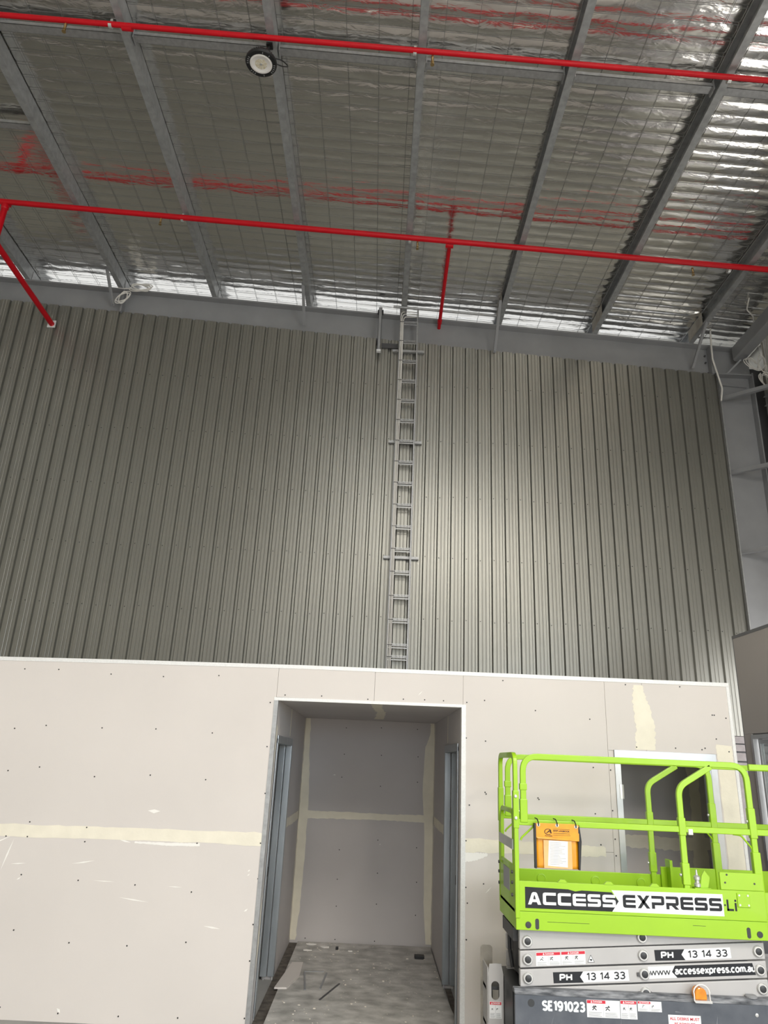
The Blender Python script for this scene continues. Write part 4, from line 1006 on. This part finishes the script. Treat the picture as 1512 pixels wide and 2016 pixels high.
# scissor arms
SL = (0.9195 - .822) / (2.425 - 1.000) * 0.99 + .0015
SL = .0690
ARM = [.9195, .822, .7225, .6235]     # pin height at the left end
Y2 = 5.00
for k, zl_ in enumerate(ARM):
    a = MB()
    def ez(x): return zl_ + SL * (x - 1.002)
    xa, xc = .955, 2.470
    h = .0455
    pts = fillet([(xa, Y2, ez(xa) - h), (xa, Y2, ez(xa) + h), (xc, Y2, ez(xc) + h), (xc, Y2, ez(xc) - h), (xa + .003, Y2, ez(xa) - h)], .012, 3)
    top = [(xa, ez(xa) - h), (xa, ez(xa) + h), (xc, ez(xc) + h), (xc, ez(xc) - h)]
    if k == 0:   # ends clear of the platform underside
        top = [(xa, ez(xa) - h), (xa, .982), (1.75, .982), (xc, .982), (xc, .978), (1.78, ez(1.78) - h)]
        top = [(xa, ez(xa) - h), (xa, .984), (xc, .984), (xc, min(.98, ez(xc) - h))]
    arm = a.prism([(p, Y2, q) for p, q in top], (0, 0, 0), (0, .045, 0)).build('scissor_arm', MT['grey'], L, bevel=.005)
    MB().prism([(p, Y2, q) for p, q in ([(xa, ez(xa) - h), (xa, ez(xa) + h - .002), (xc, ez(xc) + h - .002), (xc, ez(xc) - h)] if k else top)], (0, .455, 0), (0, .50, 0)).build('far_scissor_arm', MT['grey'], L, bevel=.005)
    # inner arm crossing the other way
    zc_ = ez(1.7135)
    def iz(x): return zc_ - SL * (x - 1.7135)
    hi_ = .036
    zz = [(.99, iz(.99) - hi_), (.99, min(.98, iz(.99) + hi_)), (2.44, iz(2.44) + hi_), (2.44, iz(2.44) - hi_)]
    MB().prism([(p, Y2, q) for p, q in zz], (0, .055, 0), (0, .085, 0)).build('inner_scissor_arm', MT['steeld'], L)
    MB().prism([(p, Y2, q) for p, q in zz], (0, .41, 0), (0, .44, 0)).build('inner_scissor_arm', MT['steeld'], L)
    for j, cx in enumerate((1.002, 1.7135, 2.427)):
        cz = ez(cx)
        if k == 0 and j == 2: continue
        if k == 3 and j == 0: continue
        pb = MB().lathe([(.031, .0), (.031, -.010), (.027, -.014), (.022, -.014)], (cx, Y2, cz), (0, 1, 0), 24).build('pin_collar', MT['zinc'], L, smooth=True)
        MB().lathe([(.0195, 0), (.0195, -.017), (.016, -.019)], (cx, Y2, cz), (0, 1, 0), 20).build('pin', MT['pin'], pb, smooth=True)
        if j == 1 and k >= 2:
            MB().box(cx - .045, cx - .020, Y2 - .010, Y2, cz - .014, cz + .006).box(cx + .022, cx + .036, Y2 - .008, Y2, cz - .004, cz + .008).build('keeper', MT['steeld'], pb)
# decals on the arms
def on_arm(k, x): return ARM[k] + SL * (x - 1.002)
def quad_decal(name, mat, pts, y, parent, th=.0006):
    return MB().prism([(a, y, c) for a, c in pts], (0, 0, 0), (0, th, 0)).build(name, MT[mat], parent)
AY = Y2 - .0007
def phone(k, x0, xm, x1, h=.029):
    z = lambda x: on_arm(k, x) - .004
    dd = quad_decal('phone_decal_dark', 'ink', [(x0 + .003, z(x0) - h), (xm + .022, z(xm) - h), (xm, z(xm)), (xm + .02, z(xm) + h), (x0, z(x0) + h)], AY, L)
    strokes('PH', x0 + .037, x0 + .037 + .082, z(x0 + .08) - .020, z(x0 + .08) + .020, AY - .0005, 'white', dd, SL, .24)
    dw_ = quad_decal('phone_decal_white', 'white', [(xm + .022, z(xm) - h), (x1 + .004, z(x1) - h), (x1, z(x1) + h), (xm + .02, z(xm) + h), (xm, z(xm))], AY, L)
    strokes('13 14 33', xm + .037, x1 - .018, z((xm + x1) / 2 + .01) - .021, z((xm + x1) / 2 + .01) + .021, AY - .0005, 'ink', dw_, SL, .165)
phone(2, 1.155, 1.320, 1.616)
phone(1, 1.785, 1.952, 2.256)
z = lambda x: on_arm(2, x) + .005
h = .032
w1 = quad_decal('web_decal_white', 'white', [(1.742, z(1.742) - h), (1.915, z(1.915) - h), (1.885, z(1.885)), (1.905, z(1.905) + h), (1.739, z(1.739) + h)], AY, L)
strokes('www', 1.748, 1.876, z(1.81) - .016, z(1.81) + .022, AY - .0005, 'ink', w1, SL, .14, gap=.06)
w2 = quad_decal('web_decal_dark', 'ink', [(1.915, z(1.915) - h), (2.400, z(2.40) - h), (2.384, z(2.384) + h), (1.905, z(1.905) + h), (1.885, z(1.885))], AY, L)
strokes('accessexpress.com.au', 1.900, 2.404, z(2.15) - .017, z(2.15) + .026, AY - .0005, 'white', w2, SL, .20, gap=.13)

def danger(x0, x1, z0, z1, y, slope=0.0, parent=L, pict=2, seed=1, head=1.0, table=False):
    zz = lambda x, c: c + slope * (x - (x0 + x1) / 2)
    pl = quad_decal('danger_decal', 'white', [(x0, zz(x0, z0)), (x1, zz(x1, z0)), (x1, zz(x1, z1)), (x0, zz(x0, z1))], y, parent)
    hh = min(.018, (z1 - z0) * .26); e = .002; xh = x0 + (x1 - x0) * head
    quad_decal('header', 'redink', [(x0 + e, zz(x0, z1 - hh)), (xh - e, zz(xh, z1 - hh)), (xh - e, zz(xh, z1 - e)), (x0 + e, zz(x0, z1 - e))], y - .0004, pl, .0003)
    xm = (x0 + xh) / 2; tw = min(.055, (xh - x0) * .6)
    lettering('DANGER', xm - tw * .35, xm + tw * .65, zz(xm, z1 - hh * .80), zz(xm, z1 - hh * .25), y - .0007, 'white', pl, slope, .02)
    MB().add([(xm - tw * .62, y - .0007, zz(xm - tw * .6, z1 - hh * .85)), (xm - tw * .42, y - .0007, zz(xm - tw * .4, z1 - hh * .85)), (xm - tw * .52, y - .0007, zz(xm - tw * .5, z1 - hh * .15))], [(0, 1, 2)]).build('warning_triangle', MT['white'], pl)
    rr = random.Random(seed); ln = MB(); pc = MB()
    body = z1 - hh - z0
    n = pict
    cw = (x1 - x0) / n
    for i in range(n):
        a = x0 + i * cw
        # pictogram: a small figure built of strokes
        px_, pz_ = a + cw * (.25 if i % 2 else .45), z0 + body * .68
        s = min(cw * .17, body * .20)
        for (u0, v0, u1, v1) in ((-.8, -.8, 0, 0), (0, 0, .9, -.8), (0, 0, -.2, .9), (-.9, .2, .8, .5), (.3, .9, .9, .3)):
            if rr.random() < .2: continue
            d = Vector((u1 - u0, v1 - v0)).normalized(); q = Vector((-d.y, d.x)) * .16
            P = [(u0 - q.x, v0 - q.y), (u1 - q.x, v1 - q.y), (u1 + q.x, v1 + q.y), (u0 + q.x, v0 + q.y)]
            pc.add([(px_ + s * p, y - .0004, zz(px_, pz_ + s * r_)) for p, r_ in P], [(0, 1, 2, 3)])
        if i:
            ln.add([(a - .0006, y - .0003, zz(a, z0 + .003)), (a + .0006, y - .0003, zz(a, z0 + .003)), (a + .0006, y - .0003, zz(a, z1 - hh - .002)), (a - .0006, y - .0003, zz(a, z1 - hh - .002))], [(0, 1, 2, 3)])
        for j in range(4):
            v = z0 + body * (.07 + .09 * j)
            ln.add([(a + cw * .1, y - .0003, zz(a, v)), (a + cw * rr.uniform(.6, .92), y - .0003, zz(a + cw * .5, v)), (a + cw * .9, y - .0003, zz(a + cw * .5, v + body * .035)), (a + cw * .1, y - .0003, zz(a, v + body * .035))], [(0, 1, 2, 3)])
    ln.build('small_print', MT['greyink'], pl); pc.build('pictogram', MT['ink'], pl)
    return pl
zc = lambda x: on_arm(1, x) + .0
danger(1.054, 1.205, zc(1.13) - .038, zc(1.13) + .034, AY, SL, seed=2)
danger(1.208, 1.358, zc(1.28) - .037, zc(1.28) + .035, AY, SL, seed=3)
tr = MB().add([(1.370, AY, zc(1.39) - .030), (1.414, AY, zc(1.39) - .028), (1.391, AY, zc(1.39) + .012)], [(0, 1, 2)]).build('pinch_decal', MT['ink'], L)
MB().add([(1.374, AY - .0004, zc(1.39) - .0275), (1.410, AY - .0004, zc(1.39) - .0262), (1.391, AY - .0004, zc(1.39) + .007)], [(0, 1, 2)]).build('inner_face', MT['white'], tr)
MB().add([(1.382, AY - .0008, zc(1.39) - .016), (1.395, AY - .0008, zc(1.39) - .022), (1.400, AY - .0008, zc(1.39) - .013), (1.390, AY - .0008, zc(1.39) - .010)], [(0, 1, 2, 3)]).build('pictogram', MT['ink'], tr)

# chassis
Y3 = 4.93
MB().box(.908, 2.52, Y3, Y3 + .03, .16, .651).box(1.0, 2.52, Y3 + .03, 5.57, .16, .64).build('chassis', MT['base'], L)
MB().prism([(.908, Y3, .6515), (.908, Y3 + .03, .678), (.908, Y3 + .07, .678), (.908, Y3 + .07, .6515)], (0, 0, 0), (1.612, 0, 0)).build('chassis_top_edge', MT['scrape'], L, bevel=.003)
MB().lathe([(.020, 0), (.020, -.0015), (.014, -.0016)], (1.004, Y3, .612), (0, 1, 0), 20).build('plug', MT['pin'], L)
MB().lathe([(.010, 0), (.010, -.003), (.004, -.004)], (2.344, Y3, .601), (0, 1, 0), 14).build('plug', MT['zinc'], L)
strokes('SE191023', 1.066, 1.326, .574, .630, Y3 - .0006, 'stencil', L, .004, .22, gap=.20, name='stencilled_number')
danger(1.334, 1.531, .553, .642, Y3 - .0008, seed=5, head=.58, pict=2)
danger(1.534, 1.632, .552, .646, Y3 - .0008, seed=6, pict=2)
danger(1.638, 1.780, .594, .647, Y3 - .0008, seed=7, head=.55, pict=2)
db = quad_decal('debris_decal', 'white', [(1.815, .43), (2.008, .43), (2.008, .584), (1.815, .584)], Y3 - .0008, L)
lettering('ALL DEBRIS MUST', 1.823, 2.000, .558, .573, Y3 - .0014, 'redink', db, 0, .02)
lettering('BE REMOVED', 1.850, 1.975, .531, .546, Y3 - .0014, 'redink', db, 0, .02)
# scratches on the chassis side
for (xa, za, xc, zc_) in ((1.09, .42, 1.14, .56), (1.12, .40, 1.145, .52), (.985, .45, .995, .53), (1.53, .49, 1.535, .55), (2.10, .54, 2.11, .59), (1.86, .60, 1.90, .597)):
    d = Vector((xc - xa, zc_ - za)); q = Vector((-d.y, d.x)).normalized() * .0012
    MB().prism([(xa - q.x, Y3, za - q.y), (xc, Y3, zc_), (xa + q.x, Y3, za + q.y)], (0, -.0004, 0), (0, .0001, 0)).build('scratch', MT['greyink'], L)
# amber beacon with wire guard
MB().prism([(2.026 + a, Y3 + .004, c) for a, c in ((-.05, .655), (.05, .655), (.05, .668), (-.05, .668))], (0, -.03, 0), (0, .05, 0)).build('beacon_base', MT['zinc'], L)
pts = [(2.018 + .036 * math.cos(t) * (1 if abs(math.cos(t)) < .9 else .98), .690 + .042 * max(0, math.sin(t)) ** .8) for t in np.linspace(0, math.pi, 12)]
MB().prism([(1.982, Y3, .668)] + [(2.054, Y3, .668)] + [(a, Y3, c) for a, c in pts], (0, -.012, 0), (0, .045, 0)).build('beacon_lens', MT['amber'], L, bevel=.006)
MB().tube([(1.972, Y3 - .022, .665), (1.972, Y3 - .022, .70)] + [(2.018 + .048 * math.cos(t), Y3 - .022, .705 + .045 * math.sin(t)) for t in np.linspace(math.pi * .95, math.pi * .05, 10)] + [(2.064, Y3 - .022, .70), (2.066, Y3 - .022, .66), (1.972, Y3 - .022, .662)], .004, 8).build('beacon_guard', MT['paper'], L, smooth=True)
MB().lathe([(.035, 0), (.035, .008), (.028, .014)], (2.345, Y3 + .05, .678), (0, 0, 1), 20).build('turntable_plate', MT['steel'], L)
MB().box(2.30, 2.50, Y3 + .10, Y3 + .13, .678, .694).build('hose', MT['pin'], L)
# wheels
for (cx, cy) in ((1.08, Y3 - .02), (2.36, Y3 - .02), (1.08, 5.50), (2.36, 5.50)):
    wq = MB().lathe([(.10, 0), (.155, .005), (.16, .02), (.16, .07), (.155, .085), (.10, .09)], (cx, cy, .16), (0, 1, 0), 28).build('wheel', MT['tyre'], L, smooth=True)
    MB().lathe([(.095, -.003), (.06, -.003), (.03, -.010)], (cx, cy + .003, .16), (0, 1, 0), 20).build('hub', MT['grey'], wq, smooth=True)
# entry ladder at the left end: slotted plate and the deeper pocket behind it
def rr_plate(x0, x1, z0, z1, r, y, th, mat, name, hole=None):
    P = []
    for (cx, cz, a0) in ((x1 - r, z1 - r, 0), (x0 + r, z1 - r, 90)):
        for t in np.linspace(0, 90, 6): P.append((cx + r * math.cos(math.radians(a0 + t)), cz + r * math.sin(math.radians(a0 + t))))
    P += [(x0, z0), (x1, z0)]
    if not hole:
        return MB().prism([(a, y, c) for a, c in P], (0, 0, 0), (0, th, 0)).build(name, MT[mat], L, bevel=.002)
    hx, hz, hr, hh = hole
    n = 24
    O = []; I = []
    for k in range(n):
        a = 2 * math.pi * k / n
        I.append((hx + hr * math.cos(a), hz + hr * math.sin(a) + (hh if math.sin(a) > 0 else -hh)))
        # ray from hole centre to plate outline (box with rounded top approximated)
        dx, dz = math.cos(a), math.sin(a)
        t = min(((x1 - hx) / dx if dx > 1e-6 else (x0 - hx) / dx if dx < -1e-6 else 9), ((z1 - hz) / dz if dz > 1e-6 else (z0 - hz) / dz if dz < -1e-6 else 9))
        ox, oz = hx + dx * t, hz + dz * t
        for (cx, cz, sx) in ((x1 - r, z1 - r, 1), (x0 + r, z1 - r, -1)):
            if (ox - cx) * sx > 0 and oz > cz:
                v = Vector((ox - cx, oz - cz)); v = v.normalized() * r; ox, oz = cx + v.x, cz + v.y
        O.append((ox, oz))
    vs = [(a, y, c) for a, c in O] + [(a, y, c) for a, c in I] + [(a, y + th, c) for a, c in O] + [(a, y + th, c) for a, c in I]
    fs = []
    for k in range(n):
        m_ = (k + 1) % n
        fs += [(k, m_, n + m_, n + k), (2 * n + k, 3 * n + k, 3 * n + m_, 2 * n + m_), (k, 2 * n + k, 2 * n + m_, m_), (n + k, n + m_, 3 * n + m_, 3 * n + k)]
    return MB().add(vs, fs).build(name, MT[mat], L)
lpz = 5.30
rr_plate(.804, .903, .30, .723, .022, lpz, .006, 'grey', 'step_plate', (.851, .572, .026, .026))
MB().box(.80, .806, lpz, lpz + .20, .30, .70).build('step_side', MT['grey'], L)
rr_plate(.785, .865, .30, .785, .022, lpz + .20, .006, 'rust', 'step_back_plate', None)
MB().box(.80, .90, lpz + .06, lpz + .19, .56, .58).box(.80, .90, lpz + .06, lpz + .19, .36, .38).build('step_tread', MT['steeld'], L)
danger(.813, .890, .420, .512, lpz - .0008, seed=9, pict=2)
MB().box(.907, .998, lpz - .30, lpz + .22, .20, .66).build('step_mount', MT['pin'], L)
# dark gear inside the scissor pack
MB().box(.985, 2.40, 5.10, 5.42, .69, .95).build('hydraulic_pack', MT['pin'], L)
MB().tube(fillet([(.965, 5.30, .95), (.95, 5.32, .88), (.955, 5.34, .80), (.97, 5.33, .70)], .05, 4), .012, 8).build('hose', MT['pin'], L, smooth=True)
MB().box(.93, .985, 5.08, 5.46, .90, .975).build('end_bracket', MT['steeld'], L)
tag(L, 'lime green scissor lift with grey arms and a charcoal chassis', 'scissor lift')

# ------------------------------------------------------------------ manual pouch hung on the lift rail
Bg = empty('document_pouch')
by = YL - .006
def bz(x, t): return 0.0
body = MB()
nx_, nz_ = 14, 14
vs = []
for i in range(nz_ + 1):
    for j in range(nx_ + 1):
        u, v = j / nx_, i / nz_
        vs.append((1.056 + u * .268 + .004 * v, by - .012 * math.sin(math.pi * u) * (1 - v) ** .6 - .003 * math.sin(7 * u + 3 * v), 1.338 + v * .255))
fs = [(i * (nx_ + 1) + j, i * (nx_ + 1) + j + 1, (i + 1) * (nx_ + 1) + j + 1, (i + 1) * (nx_ + 1) + j) for i in range(nz_) for j in range(nx_)]
o = MB().add(vs, fs).build('pouch_body', MT['orange'], Bg, smooth=True)
sm = o.modifiers.new('thickness', 'SOLIDIFY'); sm.thickness = .004; sm.offset = 1
MB().prism([(1.054, by - .020, 1.598), (1.054, by - .020, 1.515), (1.068, by - .024, 1.508), (1.33, by - .022, 1.500), (1.336, by - .020, 1.592), (1.30, by - .020, 1.600)], (0, -.003, 0), (0, .003, 0)).build('pouch_flap', MT['orange'], Bg, bevel=.002)
MB().box(1.046, 1.058, by - .024, by + .004, 1.336, 1.596).build('edge_binding', MT['black'], Bg)
MB().prism([(1.322, by - .024, 1.336), (1.331, by - .024, 1.336), (1.345, by - .026, 1.50), (1.335, by - .024, 1.595), (1.327, by - .024, 1.58)], (0, 0, 0), (0, .028, 0)).build('edge_binding', MT['black'], Bg)
MB().box(1.104, 1.282, by - .0195, by - .0175, 1.340, 1.500).build('clear_pocket', MT['clear'], Bg)
pp = MB().prism([(1.128, by - .021, 1.354), (1.252, by - .021, 1.348), (1.258, by - .021, 1.497), (1.138, by - .021, 1.499)], (0, 0, 0), (0, .0015, 0)).build('paper_sheet', MT['paper'], Bg)
ln = MB(); rr = random.Random(3)
for j in range(15):
    zz = 1.486 - j * .0088; xa = 1.143 + rr.uniform(0, .006) - j * .0005; xc = 1.245 - rr.uniform(0, .05)
    ln.add([(xa, by - .0214, zz), (xc, by - .0214, zz - .001), (xc, by - .0214, zz + .0012), (xa, by - .0214, zz + .0022)], [(0, 1, 2, 3)])
ln.build('small_print', MT['greyink'], pp)
lettering('EWP LOGBOOK', 1.168, 1.272, 1.551, 1.561, by - .0245, 'ink', Bg, -.01, .03)
MB().box(1.168, 1.272, by - .0245, by - .0240, 1.5405, 1.5425).build('print_rule', MT['ink'], Bg)
lettering('ACCESS', 1.112, 1.160, 1.522, 1.529, by - .0245, 'ink', Bg, -.01, .03)
MB().box(1.165, 1.272, by - .0245, by - .0240, 1.5655, 1.567).box(1.165, 1.276, by - .0245, by - .0240, 1.5305, 1.532).build('print_rule', MT['ink'], Bg)
lg = MB()
for t0, t1 in ((.5, 5.4),):
    N = 26; vs = []
    for k in range(N + 1):
        t = t0 + (t1 - t0) * k / N
        for rr_ in (.82, 1.0):
            vs.append((1.134 + .024 * rr_ * math.cos(t), by - .0246, 1.549 + .018 * rr_ * math.sin(t)))
    lg.add(vs, [(2 * k, 2 * k + 1, 2 * k + 3, 2 * k + 2) for k in range(N)])
lg.add([(1.120, by - .0246, 1.540), (1.127, by - .0246, 1.540), (1.148, by - .0246, 1.561), (1.143, by - .0246, 1.561)], [(0, 1, 2, 3)])
lg.add([(1.143, by - .0246, 1.561), (1.150, by - .0246, 1.561), (1.157, by - .0246, 1.540), (1.150, by - .0246, 1.540)], [(0, 1, 2, 3)])
lg.add([(1.133, by - .0246, 1.547), (1.156, by - .0246, 1.547), (1.156, by - .0246, 1.5505), (1.135, by - .0246, 1.5505)], [(0, 1, 2, 3)])
lg.build('logo', MT['ink'], Bg)
for (hx, hz) in ((1.073, 1.588), (1.192, 1.589), (1.312, 1.585)):
    MB().lathe([(.010, .0), (.010, -.004), (.006, -.004)], (hx, by - .023, hz), (0, 1, 0), 14).build('eyelet', MT['zinc'], Bg)
    MB().tube(fillet([(hx + .001, by - .029, hz - .006), (hx, by - .032, hz + .012), (hx - .005, by - .012, hz + .034), (hx - .010, YL + .02, hz + .036)], .012, 4), .0035, 8).build('hook', MT['black'], Bg, smooth=True)
tag(Bg, 'orange vinyl document pouch hooked on the green lift mid rail', 'pouch')

# ------------------------------------------------------------------ put every empty at the base of its thing
bpy.context.view_layer.update()
for o in [q for q in COL.objects if q.type == 'EMPTY']:
    pts = []
    for c in o.children:
        if c.type == 'MESH' and len(c.data.vertices):
            bb = [c.matrix_world @ Vector(v) for v in c.bound_box]
            pts += bb
    if not pts: continue
    lo = [min(p[i] for p in pts) for i in range(3)]; hi_ = [max(p[i] for p in pts) for i in range(3)]
    base = Vector(((lo[0] + hi_[0]) / 2, (lo[1] + hi_[1]) / 2, lo[2]))
    o.location = base
    for c in o.children:
        c.location = Vector(c.location) - base
